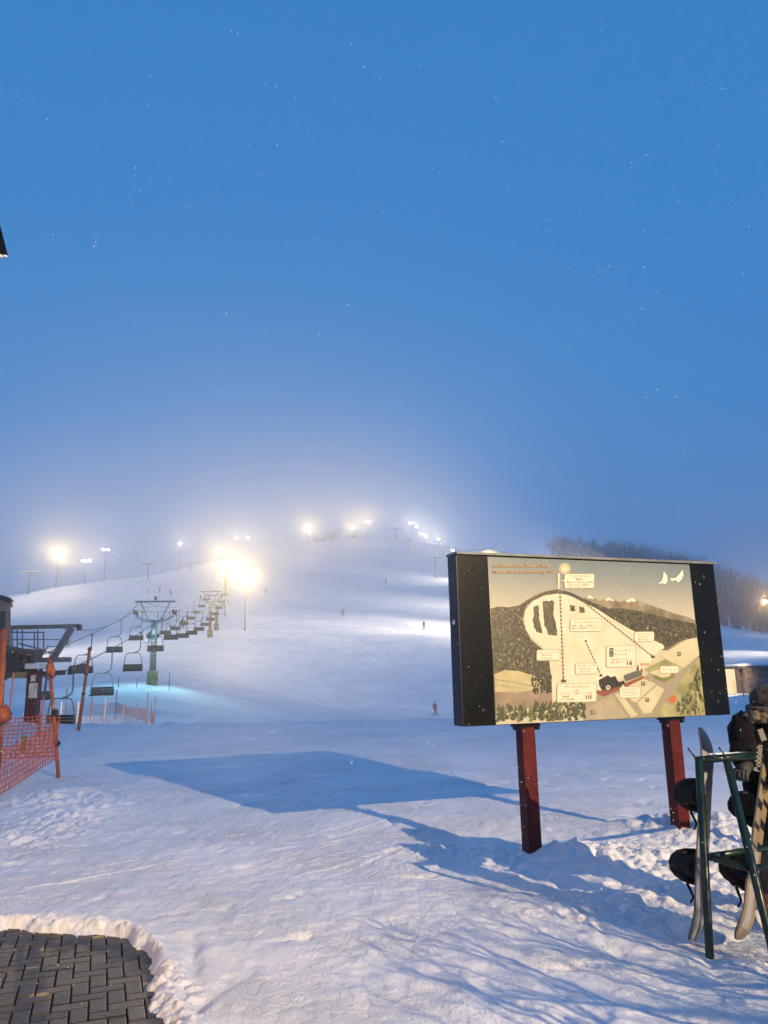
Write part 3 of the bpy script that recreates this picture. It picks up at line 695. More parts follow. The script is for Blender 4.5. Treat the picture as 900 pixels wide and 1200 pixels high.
    # station lamp
    lm = MB(); p = W(58, 790, 33.4); lm.box(p, (.35, .12, .25), None, 0, .02); hd = lm.build('work_lamp', M['dark_steel'], root)
    ll = MB(); ll.box(p+Vector((0, .075, 0)), (.3, .02, .2)); ll.build('lens', M['cool_lens'], hd)
    spot(root, p+Vector((.1, .25, .1)), (-.02, 1, -.20), 1500, COOL, 140, .12)
station()

# ============================================================ fences
def net_strip(name, P0, P1, top0, top1, bot0, bot1, mat_, parent, nx=18, nzz=9, r=.009, sag=.04, seed=0):
    """net hung between two posts; P are xy bases, top/bot absolute heights"""
    rr = random.Random(seed); mb = MB()
    def pt(s, h): 
        p = Vector(P0).lerp(Vector(P1), s); z0 = bot0+(bot1-bot0)*s; z1 = top0+(top1-top0)*s
        z = z0+(z1-z0)*h - sag*4*s*(1-s)*(h*.8+.2); n = mnoise.noise(Vector((s*3+seed, h*2, 1)))*.05
        return Vector((p.x+n*.3, p.y+n, z))
    for j in range(nzz+1): mb.tube([pt(i/12, j/nzz) for i in range(13)], r, 4, caps=False)
    for i in range(nx+1): mb.tube([pt(min(1, max(0, i/nx+.004*rr.uniform(-1, 1))), j/5) for j in range(6)], r, 4, caps=False)
    return mb.build(name, mat_, parent)
def fence_near():
    b = at(69, 910, 14.85); g = gzf(b.x, b.y); root = empty('net_fence', (b.x, b.y, g), label='orange plastic net fence on orange poles in the left foreground', cat='fence')
    O = Vector((b.x, b.y, g)); W = lambda u, v, Y: Vector(at(u, v, Y))-O
    MB().tube([W(69, 918, 14.85), W(63, 838, 14.85), W(57, 770, 14.85)], [.035, .035, .032], 10).build('post', M['orange'], root)
    MB().tube([W(-3, 900, 13.2), W(1, 820, 13.2), W(4.5, 737, 13.2)], [.05, .05, .045], 10).build('post', M['orange'], root)
    MB().tube([W(45, 862, 15.2), W(57, 778, 15.2)], .022, 8).build('brace', M['pink_pole'], root)
    MB().tube([W(9, 850, 16), W(16, 788, 16)], .02, 8).build('brace', M['pink_pole'], root)
    w = MB(); w.ball(W(58.5, 783, 14.8), .12, (.55, .6, 1.1), 10, 0, .5, 3); w.ball(W(62, 788, 14.8), .10, (.5, .5, 1.2), 10, 0, .5, 8); w.build('gathered_net', M['orange'], root)
    for v, u in ((835, 64.5), (871, 66.3)): MB().ball(W(u, v, 14.82), .07, (1, .9, .95), 10, 0, .35, v).build('clamp', M['rubber'], root)
    z = lambda u, v, Y: W(u, v, Y).z
    A = W(66, 880, 14.85); Bp = W(-40, 885, 14.4)
    net_strip('net', (A.x, A.y, 0), (Bp.x, Bp.y, 0), z(64, 836, 14.85), z(-40, 846, 14.4), z(67, 886, 14.85), z(-40, 890, 14.4), M['net'], root, 20, 10, .0095, .02, 1)
    A = W(66, 880, 14.78); Bp = W(-60, 930, 9.6)
    net_strip('net', (A.x, A.y, 0), (Bp.x, Bp.y, 0), z(65, 846, 14.78), z(-60, 905, 9.6), z(67, 889, 14.78), z(-60, 972, 9.6), M['net'], root, 46, 7, .0085, .03, 2)
    p = W(27, 872, 14.2); MB().box(p, (.09, .02, .30), Matrix.Rotation(.1, 3, 'Y'), 0, .01).build('tag', M['pad'], root)
    l = MB(); l.ball(W(1, 838, 13.1), .22, (.8, .7, .7), 12, 0, .5, 4); l.build('bundled_net', M['orange'], root)
fence_near()
def stake(u0, v0, u1, v1, Y, label, r=.055):
    a, b = at(u0, v0, Y), at(u1, v1, Y); a.z = min(a.z, gz(a.x, a.y)-.1)
    o = empty('marker_pole', (a.x, a.y, gz(a.x, a.y)), label=label, cat='marker pole')
    O = o.location.copy(); MB().tube([a-O, b-O], [r, r*.85], 10).build('pole', M['orange'], o)
    k = MB(); 
    for s in (.45, .68, .97): k.tube([a.lerp(b, s-.008)-O, a.lerp(b, s+.012)-O], r*1.25, 10)
    k.build('band', M['rubber'], o)
stake(92, 850, 105.5, 758, 29, 'tall leaning orange marker pole with black bands behind the yard lip', .062)
def far_fence(name, label, pts, net, pole_mat, net_mat, cat='fence', r=.028, cell=.1):
    """pts: (u, v_base, v_top, Y); net: fraction range of post height"""
    P = []
    for u, vb, vt, Y in pts:
        p = at(u, vb, Y); g = gz(p.x, p.y); P.append((Vector((p.x, p.y, g)), max(.8, at(u, vt, Y).z-g), at(u, vb, Y).z))
    root = empty(name, P[0][0], label=label, cat=cat); O = P[0][0]
    for p, h, zb in P: MB().tube([p-O-Vector((0, 0, .3)), p-O+Vector((.03, 0, h))], r, 6).build('post', pole_mat, root)
    for (p, h, za), (q, k, zb) in zip(P[:-1], P[1:]):
        L = (q-p).length; b0, b1 = za-O.z, zb-O.z
        net_strip('net', (p-O), (q-O), b0+net, b1+net, b0+.03, b1+.03, net_mat, root, max(4, int(L/cell)), max(4, int(net/cell)), .008, .08, int(L*7))
far_fence('net_fence', 'pink net fence farther back, between the hanging chairs and the lift tower', [(76, 838, 806, 42), (106, 838, 815, 43), (135, 836, 808, 45), (171, 845, 812, 40)], .62, M['pink_pole'], M['net_pink'])
far_fence('net_fence', 'low pink net fence just behind the yard lip below the nearest chairs', [(70, 849, 822, 36), (90, 849, 822, 36), (122, 848, 819, 36.3), (144, 847, 828, 36.6), (159, 848, 819, 36.8), (176, 848, 824, 37), (180, 846, 816, 39)], .40, M['pink_pole'], M['net_pink'])
far_fence('net_fence', 'short grey net fence guarding the foot of the nearest lift tower', [(138, 808, 797, 59.5), (160, 808, 799, 59.3), (198, 805, 787, 59.8)], .42, M['dark_steel'], M['grey_net'], cell=.13)

# ============================================================ map board
def homog(src, dst):
    A = []
    for (x, y), (X, Y) in zip(src, dst): A += [[x, y, 1, 0, 0, 0, -X*x, -X*y], [0, 0, 0, x, y, 1, -Y*x, -Y*y]]
    h = np.linalg.solve(np.array(A, float), np.array([c for d in dst for c in d], float)); return np.append(h, 1).reshape(3, 3)
def map_board():
    Yl = 7.2
    TL, BL = at(536, 649, Yl), at(543, 851, Yl); Yr = 8.28; TR, BR_ = at(836, 662, Yr), at(856, 838, Yr)
    top = (TL.z+TR.z)/2; bot = (BL.z+BR_.z)/2; xl = (TL.x+BL.x)/2; xr = (TR.x+BR_.x)/2
    ex = Vector((xr-xl, Yr-Yl, 0)); Wd = ex.length; ex.normalize(); ez = Vector((0, 0, 1)); en = Vector((ex.y, -ex.x, 0))   # en: outward, to the viewer
    Hh = top-bot
    root = empty('map_board', (xl, Yl, 0), label='large black-framed ski area map board on two dark red posts', cat='map board')
    root.rotation_euler = (0, 0, math.atan2(ex.y, ex.x))
    # local frame: x along the board, -y to the viewer, z up
    D = .20
    cb = MB(); cb.box((Wd/2, D/2, bot+Hh/2), (Wd, D, Hh), None, 0, .004); cs = cb.build('panel_box', M['black_gloss'], root)
    sd = MB(); sd.box((-.004, D/2, bot+Hh/2), (.006, D-.01, Hh-.02)); sd.build('side_trim', M['box_side'], root)
    tp = MB(); tp.box((Wd/2, D/2-.01, top+.012), (Wd+.03, D+.04, .024), None, 0, .003); tp.build('top_rail', M['steel'], root)
    sn = MB()
    for k in range(60):
        xx = (k+.5)/60*Wd; sn.box((xx, D/2+.01, top+.026+.003*math.sin(k*1.7)), (Wd/60+.001, D*.6, .008))
    sn.build('snow_dusting', M['snow_cap'], root)
    bl = MB()
    for x_, z_ in ((.18, top-.12), (Wd-.16, top-.14), (.2, bot+.14), (Wd-.15, bot+.14)): bl.disc((x_, -.004, z_), (0, 1, 0), .018, 12, 0, .012)
    bl.build('bolt', M['dark_steel'], root)
    # posts: H-section
    for px_, pv, Yp in ((624, 1003, None), (797, 962, None)):
        q = ray(px_, pv); # intersect with the plane 0.12 behind the face
        o_l = Vector((xl, Yl, 0))-en*.12
        s = (o_l-EYE).dot(en)/q.dot(en); p = EYE+q*s; lx = (p-Vector((xl, Yl, 0))).dot(ex)
        m = MB(); zc = (bot-.5+0)/2; z0, z1 = -.6, bot-.004
        m.box((lx-.062, .12, (z0+z1)/2), (.010, .125, z1-z0)); m.box((lx+.062, .12, (z0+z1)/2), (.010, .125, z1-z0)); m.box((lx, .12, (z0+z1)/2), (.114, .010, z1-z0))
        m.box((lx, .063, (z0+z1)/2), (.114, .008, z1-z0))
        po = m.build('post', M['red_steel'], root)
        k = MB(); k.box((lx, .11, bot-.018), (.24, .14, .028), None, 0, .004); k.box((lx-.095, .1, bot-.045), (.035, .11, .03)); k.box((lx+.095, .1, bot-.045), (.035, .11, .03)); k.build('bracket', M['black_gloss'], po)
    st = MB(); st.ball((-.012, .10, bot+Hh*.60), .022, (.4, 1.2, 1), 10, 0, .5, 2); st.build('stuck_snow', M['snow_cap'], root)
    # ---- printed map: flat layers
    src = [(33, 35), (793, 68), (860, 655), (70, 672)]
    def loc(q):
        # a point of the enlarged photo crop (scale 3.2143, origin 560,640) -> board plane
        r_ = ray(560+q[0]/3.2143, 640+q[1]/3.2143); s = (Vector((xl, Yl, 0))-EYE).dot(en)/r_.dot(en); p = EYE+r_*s-Vector((xl, Yl, 0)); return p.dot(ex), p.z
    cs_ = [loc(q) for q in src]
    px0 = (cs_[0][0]+cs_[3][0])/2; px1 = (cs_[1][0]+cs_[2][0])/2; pz1 = top-.012; pz0 = bot+.006
    H_ = homog(src, [(px0, pz1), (px1, pz1), (px1, pz0), (px0, pz0)])
    def uv(q): 
        w = H_ @ np.array([q[0], q[1], 1.]); return w[0]/w[2], w[1]/w[2]
    P = MB(); names = []; mats = []
    def pm(name, col, **k):
        if name not in names:
            names.append(name); k = dict(k)
            if 'col2' in k: k['col2'] = tuple(c*.86 for c in k['col2'])
            mats.append(mat('print_'+name, tuple(c*.86 for c in col), .38, **k))
        return names.index(name)
    e = .0004
    def poly(pts, m_, layer): 
        L = [uv(q) for q in pts]; a = sum(L[i][0]*L[(i+1) % len(L)][1]-L[(i+1) % len(L)][0]*L[i][1] for i in range(len(L)))
        if a < 0: L = L[::-1]
        import mathutils
        y = -.003-layer*e
        tri = mathutils.geometry.tessellate_polygon([[Vector((x, 0, z)) for x, z in L]])
        P.add([(x, y, z) for x, z in L], [tuple(t_) for t_ in tri], m_)
    def rect(x0, z0, x1, z1, m_, layer): poly([(x0, z0), (x1, z0), (x1, z1), (x0, z1)], m_, layer)
    def line(pts, w, m_, layer):
        for (a, b), (c, d) in zip(pts[:-1], pts[1:]):
            dx, dy = c-a, d-b; L = math.hypot(dx, dy) or 1; nx, ny = -dy/L*w/2, dx/L*w/2
            poly([(a+nx, b+ny), (c+nx, d+ny), (c-nx, d-ny), (a-nx, b-ny)], m_, layer)
    def rrect(x0, y0, x1, y1, m_, layer, r=6):
        pts = []
        for cx, cy_, a0 in ((x1-r, y0+r, -90), (x1-r, y1-r, 0), (x0+r, y1-r, 90), (x0+r, y0+r, 180)):
            for k in range(5): a = math.radians(a0+k*22.5); pts.append((cx+r*math.cos(a), cy_+r*math.sin(a)))
        poly(pts, m_, layer)
    # sky of the print: strips from grey blue down to warm cream
    skyc = [(.17, .225, .235), (.21, .26, .26), (.27, .30, .28), (.35, .36, .30), (.43, .42, .32), (.51, .485, .35), (.58, .54, .38)]
    K = 21; rows_ = [tuple(float(np.interp(q, np.linspace(0, 1, 7), [c[k] for c in skyc])) for k in range(3)) for q in np.linspace(0, 1, K)]
    for i, c in enumerate(rows_):
        y0 = 35+i*11; y1 = y0+11 if i < K-1 else 672; m_ = pm('sky%d' % i, c, var=.03, scale=3)
        yl0, yr0 = y0, (y0+33 if i else 68); yr1 = y1+33 if i < K-1 else 655
        poly([(33+(yl0-35)*.058, yl0), (793+(yr0-68)*.114, yr0), (793+(yr1-68)*.114, yr1), (33+(y1-35)*.058, y1)], m_, .1*i)
    PX = [(47, 228), (70, 222), (100, 225), (140, 222), (170, 208), (200, 186), (240, 170), (280, 163), (320, 166), (360, 178), (400, 196), (440, 210), (480, 225), (540, 238), (600, 240), (660, 245), (720, 258), (770, 270), (816, 280)]
    mt = pm('mountain', (.24, .20, .12), var=.3, scale=7, col2=(.40, .34, .22))
    poly([(370, 215), (400, 190), (416, 184), (434, 196), (446, 206), (470, 200), (490, 190), (512, 206), (530, 212), (560, 200), (578, 196), (600, 208), (640, 222), (690, 240), (740, 258), (790, 272), (817, 285), (830, 400), (600, 400), (380, 300)], mt, 4)
    sc_ = pm('snowcap', (.78, .72, .52))
    for tri_ in ([(402, 189), (416, 184), (430, 196), (424, 200), (416, 195), (410, 199)], [(472, 200), (489, 191), (508, 206), (498, 208), (490, 203), (480, 208)], [(548, 206), (577, 195), (592, 206), (582, 212), (572, 208), (560, 214)]): poly(tri_, sc_, 5)
    fo = pm('forest', (.045, .047, .025), var=.35, scale=34, col2=(.15, .13, .07))
    poly([(47, 232), (75, 224), (110, 228), (150, 221), (185, 198), (215, 180), (250, 168), (285, 162), (320, 166), (350, 176), (390, 196), (430, 214), (470, 232), (520, 258), (570, 290), (620, 322), (680, 355), (710, 380), (823, 350), (822, 300), (760, 300), (680, 280), (600, 262), (520, 244), (480, 240), (700, 420), (420, 420), (300, 560), (200, 600), (68, 640)], fo, 6) if False else None
    poly([(46, 232), (75, 224), (110, 228), (150, 221), (185, 198), (215, 180), (250, 168), (285, 162), (300, 240), (300, 560), (180, 610), (66, 640)], fo, 6)
    poly([(280, 162), (320, 166), (350, 176), (390, 196), (430, 214), (470, 236), (540, 236), (600, 246), (680, 268), (760, 285), (822, 300), (826, 352), (760, 365), (700, 400), (640, 390), (500, 320), (380, 230), (290, 200)], fo, 6.4)
    sn = pm('piste', (.66, .61, .43), scale=3.5, col2=(.82, .76, .55))
    poly([(166, 262), (170, 240), (180, 222), (198, 204), (220, 192), (250, 180), (285, 176), (320, 180), (350, 190), (390, 212), (440, 236), (500, 276), (560, 312), (620, 345), (670, 366), (694, 378), (700, 392), (680, 402), (650, 430), (640, 470), (600, 480), (560, 490), (470, 540), (400, 600), (270, 600), (275, 520), (268, 460), (262, 420), (240, 390), (220, 372), (196, 350), (178, 318), (168, 290)], sn, 8)
    # contour of the piste
    dk = pm('ink', (.17, .145, .085)); md_ = pm('ink_mid', (.42, .36, .23))
    line([(166, 270), (172, 238), (198, 205), (240, 184), (290, 176)], 3, dk, 9)
    line([(166, 270), (176, 314), (200, 348), (232, 376), (260, 412)], 2.5, md_, 9)
    r = random.Random(2)
    sh_ = pm('snow_shade', (.68, .62, .44))
    for _ in range(46):
        x = r.uniform(262, 470); y = r.uniform(340, 515); w_ = r.uniform(12, 46)
        line([(x, y), (x+w_*.5, y-r.uniform(0, 3)), (x+w_, y+r.uniform(-2, 2))], r.uniform(1, 2.2), sh_, 8.5)
    def jag(pts, amp=3, n=5):
        o_ = []
        for (a, b), (c, d) in zip(pts, pts[1:]+pts[:1]):
            for k in range(n): t_ = k/n; o_.append((a+(c-a)*t_+r.uniform(-amp, amp), b+(d-b)*t_+r.uniform(-amp, amp)))
        return o_
    fd = pm('wood_dark', (.08, .07, .04), var=.3, scale=40, col2=(.17, .145, .08))
    poly(jag([(206, 224), (222, 222), (226, 270), (236, 328), (216, 322), (202, 290)]), fd, 10)
    poly(jag([(240, 206), (280, 204), (280, 250), (294, 340), (262, 334), (244, 300), (240, 250)]), fd, 10)
    poly(jag([(340, 222), (358, 224), (360, 244), (340, 244)], 2), fd, 10); poly(jag([(374, 228), (392, 230), (396, 250), (378, 254)], 2), fd, 10)
    # tree marks over the woods
    tl = pm('tree_light', (.40, .34, .20)); td = pm('tree_dark', (.085, .075, .04)); tg = pm('tree_green', (.06, .075, .03)); tg2 = pm('tree_green_light', (.20, .20, .07))
    def tree(x, y, h, m_, layer): poly([(x, y-h), (x+h*.28, y), (x-h*.28, y)], m_, layer)
    for _ in range(420):
        x, y = r.uniform(50, 265), r.uniform(235, 520)
        lim = 170 if y < 340 else 170+(y-340)*.55
        if x > lim-6 or x < 47+(y-235)*.06 or y > 455+(x-60)*.9: continue
        tree(x, y, r.uniform(6, 11), r.choice([tl, td, td]), 11)
    for _ in range(160):
        x = r.uniform(470, 820); y = r.uniform(262, 372)
        if y < 232+(x-470)*.16+14 or y > 268+(x-490)*.55: continue
        tree(x, y, r.uniform(5, 8), r.choice([tl, td]), 11)
    for _ in range(90):
        s = r.random(); x = 175+s*330; y = (230-s*150 if s < .33 else 180+(s-.33)*100)+r.uniform(-10, -2)
        tree(x, y+4, r.uniform(6, 9), r.choice([td, fo]), 7.5)
    # left meadow, village field, foreground wood
    me1 = pm('meadow', (.48, .42, .20), var=.2, scale=4, col2=(.60, .53, .28)); me2 = pm('brown_field', (.30, .23, .15), var=.2, scale=5)
    poly([(61, 480), (100, 466), (150, 470), (210, 490), (240, 512), (230, 540), (150, 552), (64, 550)], me1, 12)
    poly([(64, 548), (150, 552), (230, 540), (275, 556), (278, 600), (68, 630)], me2, 12.2)
    line([(62, 500), (130, 512), (200, 528)], 3, me2, 12.6); line([(63, 520), (150, 534)], 2, me2, 12.6)
    # right hand side: fields, roads, car parks
    fld = pm('field', (.60, .56, .34), var=.08, scale=4); road = pm('road', (.34, .30, .20)); fg = pm('field_green', (.30, .30, .11), var=.15, scale=5, col2=(.50, .46, .22))
    poly([(395, 600), (440, 570), (520, 545), (600, 520), (700, 440), (824, 350), (858, 654), (395, 664)], road, 13)
    poly([(680, 422), (780, 360), (824, 352), (834, 420), (772, 470)], fld, 14)
    poly([(620, 470), (700, 436), (768, 472), (730, 510), (690, 520)], fg, 14); poly([(640, 484), (690, 470), (735, 470), (720, 500), (690, 510)], fld, 14.6)
    poly([(650, 492), (668, 496), (690, 506), (716, 504), (742, 488), (738, 504), (700, 524), (664, 512)], tg2, 15)
    poly([(560, 540), (610, 504), (668, 530), (590, 600), (572, 590)], fld, 14); poly([(596, 602), (672, 534), (700, 552), (650, 640), (620, 644)], fld, 14)
    poly([(400, 616), (500, 570), (560, 656), (395, 662)], pm('lot', (.42, .37, .24), var=.1, scale=5), 14)
    poly([(512, 566), (530, 558), (600, 650), (574, 656)], fld, 14); poly([(664, 640), (740, 560), (790, 480), (834, 430), (858, 654), (664, 658)], fg, 14)
    poly([(700, 600), (726, 570), (756, 590), (730, 618)], road, 15); poly(jag([(716, 588), (730, 572), (746, 584), (740, 604), (722, 606)], 3), pm('autumn', (.55, .15, .04)), 16)
    for _ in range(210):
        x = r.uniform(736, 855); y = r.uniform(470, 655)
        if x < 850-(y-450)*.58 or x > 832+(y-420)*.105: continue
        tree(x, min(y, 653), r.uniform(14, 24), r.choice([tg, tg2, td, tg2]), 17+.01*_/2)
    for _ in range(230):
        x = r.uniform(74, 400); y = r.uniform(600, 664)
        if y < 612-(x-74)*.06: continue
        tree(x, min(y, 666), r.uniform(16, 28), r.choice([tg, td, tg, tg2]), 16+.01*_/2)
    for _ in range(60):
        x = r.uniform(200, 275); y = r.uniform(500, 560)
        tree(x, y, r.uniform(10, 18), r.choice([td, tg]), 16)
    # lifts: towers-and-line marks
    for (a, b), (c, d), n, w in (((302, 176), (318, 510), 24, 3.6), ((400, 362), (458, 490), 12, 2), ((398, 216), (655, 424), 26, 2.6)):
        line([(a, b), (c, d)], w*.6, md_, 18)
        for k in range(n): s = k/(n-1); x, y = a+(c-a)*s, b+(d-b)*s; rect(x-w, y-3, x+w, y+3, dk, 19)
    for x, y, s in ((318, 512, 9), (458, 494, 6), (655, 425, 7), (400, 360, 4)): rect(x-s, y-s*.6, x+s, y+s*.5, td, 19.5); rect(x-s*.5, y-s*1.2, x, y-s*.6, td, 19.6)
    rect(292, 100, 300, 162, sn, 19); rect(290, 160, 304, 174, dk, 19.5)
    glo = pm('beacon', (.85, .75, .42)); rays = [(320+22*math.cos(k*math.pi/8)*(1), 82+22*math.sin(k*math.pi/8)) for k in range(16)]
    poly(rays, pm('beacon_outer', (.50, .455, .30)), 2); poly([(320+(x-320)*.6, 82+(y-82)*.6) for x, y in rays], pm('beacon_mid', (.66, .59, .36)), 2.6); poly([(320+(x-320)*.3, 82+(y-82)*.3) for x, y in rays], glo, 3)
    # doves
    dv = pm('dove', (.92, .86, .66))
    poly([(670, 142), (684, 134), (690, 118), (694, 94), (706, 110), (708, 130), (700, 144), (690, 140)], dv, 19)
    poly([(716, 122), (740, 120), (754, 104), (766, 88), (769, 108), (762, 126), (748, 138), (740, 128), (726, 132)], dv, 19)
    # steam train of buildings at the lodge
    bk_ = pm('engine', (.035, .028, .024)); rd = pm('brick', (.26, .09, .045)); gr = pm('roofgrey', (.13, .13, .10))
    poly([(438, 560), (470, 545), (520, 535), (560, 520), (622, 496), (620, 508), (540, 545), (470, 575)], rd, 18)
    poly([(450, 510), (484, 492), (506, 510), (508, 540), (490, 552), (462, 548), (452, 530)], bk_, 19); poly([(446, 548), (470, 560), (468, 566), (440, 560)], rd, 19)
    poly([(496, 500), (512, 496), (524, 520), (546, 514), (548, 530), (510, 542)], bk_, 19.5); poly([(544, 494), (600, 474), (614, 486), (612, 498), (552, 518)], gr, 19); poly([(592, 474), (598, 452), (602, 474)], tg, 20); poly([(604, 486), (612, 466), (618, 480)], rd, 20)
    poly([(485+9*math.cos(k*.7854), 540+9*math.sin(k*.7854)) for k in range(8)], sn, 20.5); poly([(485+5*math.cos(k*.7854), 540+5*math.sin(k*.7854)) for k in range(8)], rd, 21)
    # parking marks
    for x, y in ((755, 415), (618, 528), (634, 590), (428, 634)): rect(x-7, y-8, x+6, y+8, td, 21)
    # bubbles
    bub = pm('bubble', (.80, .74, .55)); bor = pm('bubble_rim', (.38, .33, .2))
    B = [(318, 103, 428, 157), (341, 276, 458, 322), (217, 392, 302, 431), (362, 445, 442, 486), (584, 328, 657, 364), (478, 382, 586, 461), (294, 523, 440, 592), (530, 540, 606, 580), (682, 462, 752, 488)]
    for x0, y0, x1, y1 in B: rrect(x0-2, y0-2, x1+2, y1+2, bor, 22, 8); rrect(x0, y0, x1, y1, bub, 22.8, 7)
    poly([(306, 128), (320, 122), (320, 132)], bub, 22.9); poly([(536, 540), (548, 540), (540, 528)], bub, 22.9)
    rect(488, 388, 504, 422, td, 23.5)
    # text
    def text(s, x, y, size, m_, layer, off=0.0, ang=None):
        c = bpy.data.curves.new('t', 'FONT'); c.body = s; c.size = 1; c.resolution_u = 1; c.offset = off
        o = bpy.data.objects.new('t', c); COL.objects.link(o); dg = bpy.context.evaluated_depsgraph_get(); dg.update()
        me = bpy.data.meshes.new_from_object(o.evaluated_get(dg)); 
        pts = [(x+v.co.x*size, y-v.co.y*size) for v in me.vertices]; L = [uv(q) for q in pts]; yv = -.003-layer*e
        P.add([(a, yv, b) for a, b in L], [tuple(p.vertices) for p in me.polygons], m_)
        bpy.data.objects.remove(o); bpy.data.curves.remove(c); bpy.data.meshes.remove(me)
    orn = pm('title_orange', (.80, .30, .06)); yel = pm('title_halo', (.85, .66, .30))
    for s, x, y in (('Asahikawa Santa Present Park', 50, 76), ('Maloes Ski & Snowboarding Area', 52, 99)):
        text(s, x, y, 17.3, yel, 22, .035); text(s, x, y, 17.3, pm('title_red', (.26, .08, .03)), 23, .008)
    T = [('ニコラスタワー', 336, 116, 12), ('展望塔', 358, 127, 9), ('標高350mの頂上からの眺望', 324, 137, 8.2), ('山の上の灯り、夜景が', 330, 146, 8), ('楽しめるポイント', 336, 154, 8),
         ('フリーズゲレンデ', 352, 292, 12), ('初級・中級・上級者コース', 346, 304, 8.5), ('緩やかな斜面のパラダイス', 346, 314, 8.5),
         ('ブリッツェンリフト', 223, 405, 9.5), ('Blitzen Lift', 236, 415, 9), ('560m 6min', 232, 426, 9), ('ダンサーリフト', 370, 458, 9.5), ('Dancer Lift', 378, 469, 9), ('250m 3min', 376, 480, 9),
         ('コメットリフト', 590, 341, 9), ('Comet Lift', 598, 350, 8.5), ('880m 9min', 596, 360, 8.5), ('バレンタイン', 507, 402, 12.5), ('チャペル', 507, 418, 12.5), ('大切な人と二人で', 494, 436, 9), ('鐘を鳴らそう', 494, 447, 9),
         ('サンタクロッジ', 322, 539, 13), ('Lodge', 352, 551, 10), ('レストラン・売店・レンタル', 302, 563, 9.5), ('休憩所', 312, 575, 9.5), ('リフト券売場', 302, 586, 9), ('ホワイトテラス', 536, 552, 9), ('White Terrace', 540, 563, 9), ('レストラン', 548, 574, 8.5), ('スノーランド', 690, 479, 9.5), ('雪遊場', 606, 458, 12)]
    for s, x, y, z_ in T: text(s, x, y, z_, dk if s != '雪遊場' else orn, 24, .006)
    for x, y, s in ((755, 415, '1'), (618, 528, '2'), (634, 590, '3'), (428, 634, '4')): text('P', x-4, y+5, 14, bub, 23, .01); text(s, x+10, y+5, 10, dk, 23)
    text('人', 490, 402, 12, bub, 24.5); text('心', 490, 418, 12, bub, 24.5)
    for x, y in ((556, 442), (566, 442), (572, 442), (402, 570), (412, 570), (420, 570)): rect(x-2, y-1, x+3, y+13, dk, 24); rect(x-1, y-5, x+2, y-2, dk, 24)
    P.build('printed_map', mats, root)
map_board()

# ============================================================ snowboard rack, boards, person
def rack():
    O = Vector((1.90, 5.0, 0)); root = empty('snowboard_rack', O, label='dark green tube rack for snowboards at the right edge', cat='snowboard rack')
    W = lambda u, v, Y: Vector(at(u, v, Y))-O
    Y = 4.95; top_l = W(819, 889, Y); foot = W(831.5, 1117, 4.93)
    MB().tube([foot+Vector((0, 0, -.08)), foot, top_l], [.025]*3, 12).build('post', M['green_rack'], root)
    top_r = W(893, 884, 5.05); ext = top_r+(top_r-top_l).normalized()*1.9
    MB().tube([top_l+Vector((-.012, 0, -.01)), W(883, 885, 5.03)], .023, 12).build('top_bar', M['green_rack'], root)
    b2 = W(822, 892, 5.38); MB().tube([W(848, 890, 5.32), ext+Vector((0, .33, 0))], .02, 10).build('top_bar', M['green_rack'], root)  # rear bar runs on out of view to hold the added shadow-casting board
    ax = W(852, 892, 4.97); MB().tube([ax, W(904, 1108, 4.72), W(905, 1112, 4.72)+Vector((0, 0, -.08))], .024, 12).build('leg', M['green_rack'], root)
    MB().tube([W(850, 890, 5.0), W(851, 888, 5.34)], .018, 8).build('tie', M['green_rack'], root)
    MB().tube([W(880, 886, 5.03), W(881, 888, 5.36)], .018, 8).build('tie', M['green_rack'], root)
    ext_b = ext+Vector((0, .33, 0)); MB().tube([ext_b, ext_b+Vector((0, -.45, -1.1))], .024, 12).build('leg', M['green_rack'], root)
    MB().tube([ext+Vector((0, .33, 0)), ext+Vector((0, .6, -1.1))], .024, 12).build('leg', M['green_rack'], root)
    MB().tube([W(829, 1004, 4.94), W(905, 992, 5.25)], .018, 10).build('lower_bar', M['green_rack'], root)
    MB().tube([W(829, 1004, 4.94), W(878, 1018, 4.86), W(906, 1014, 4.9)], .018, 10).build('lower_bar', M['green_rack'], root)
    for u, v in ((815, 890), (851, 889)):
        p = W(u, v, 4.97); MB().tube([p, p+Vector((-.012, -.02, .02)), p+Vector((-.05, -.03, .07))], .006, 6).build('hook', M['dark_steel'], root)
    for k in range(3):
        p = top_r.lerp(ext, .2+.3*k)+Vector((0, .33, 0)); MB().tube([p, p+Vector((-.012, -.02, .02)), p+Vector((-.05, -.03, .07))], .006, 6).build('hook', M['dark_steel'], root)
    sn = MB()
    for k in range(8): 
        p = W(835+k*6, 884.5-.2*k, 5.0+.012*k); sn.ball(p+Vector((0, 0, .004)), .02, (1.6, .7, .35), 8, 0, .5, k)
    sn.build('snow_dusting', M['snow_cap'], root)
rack()
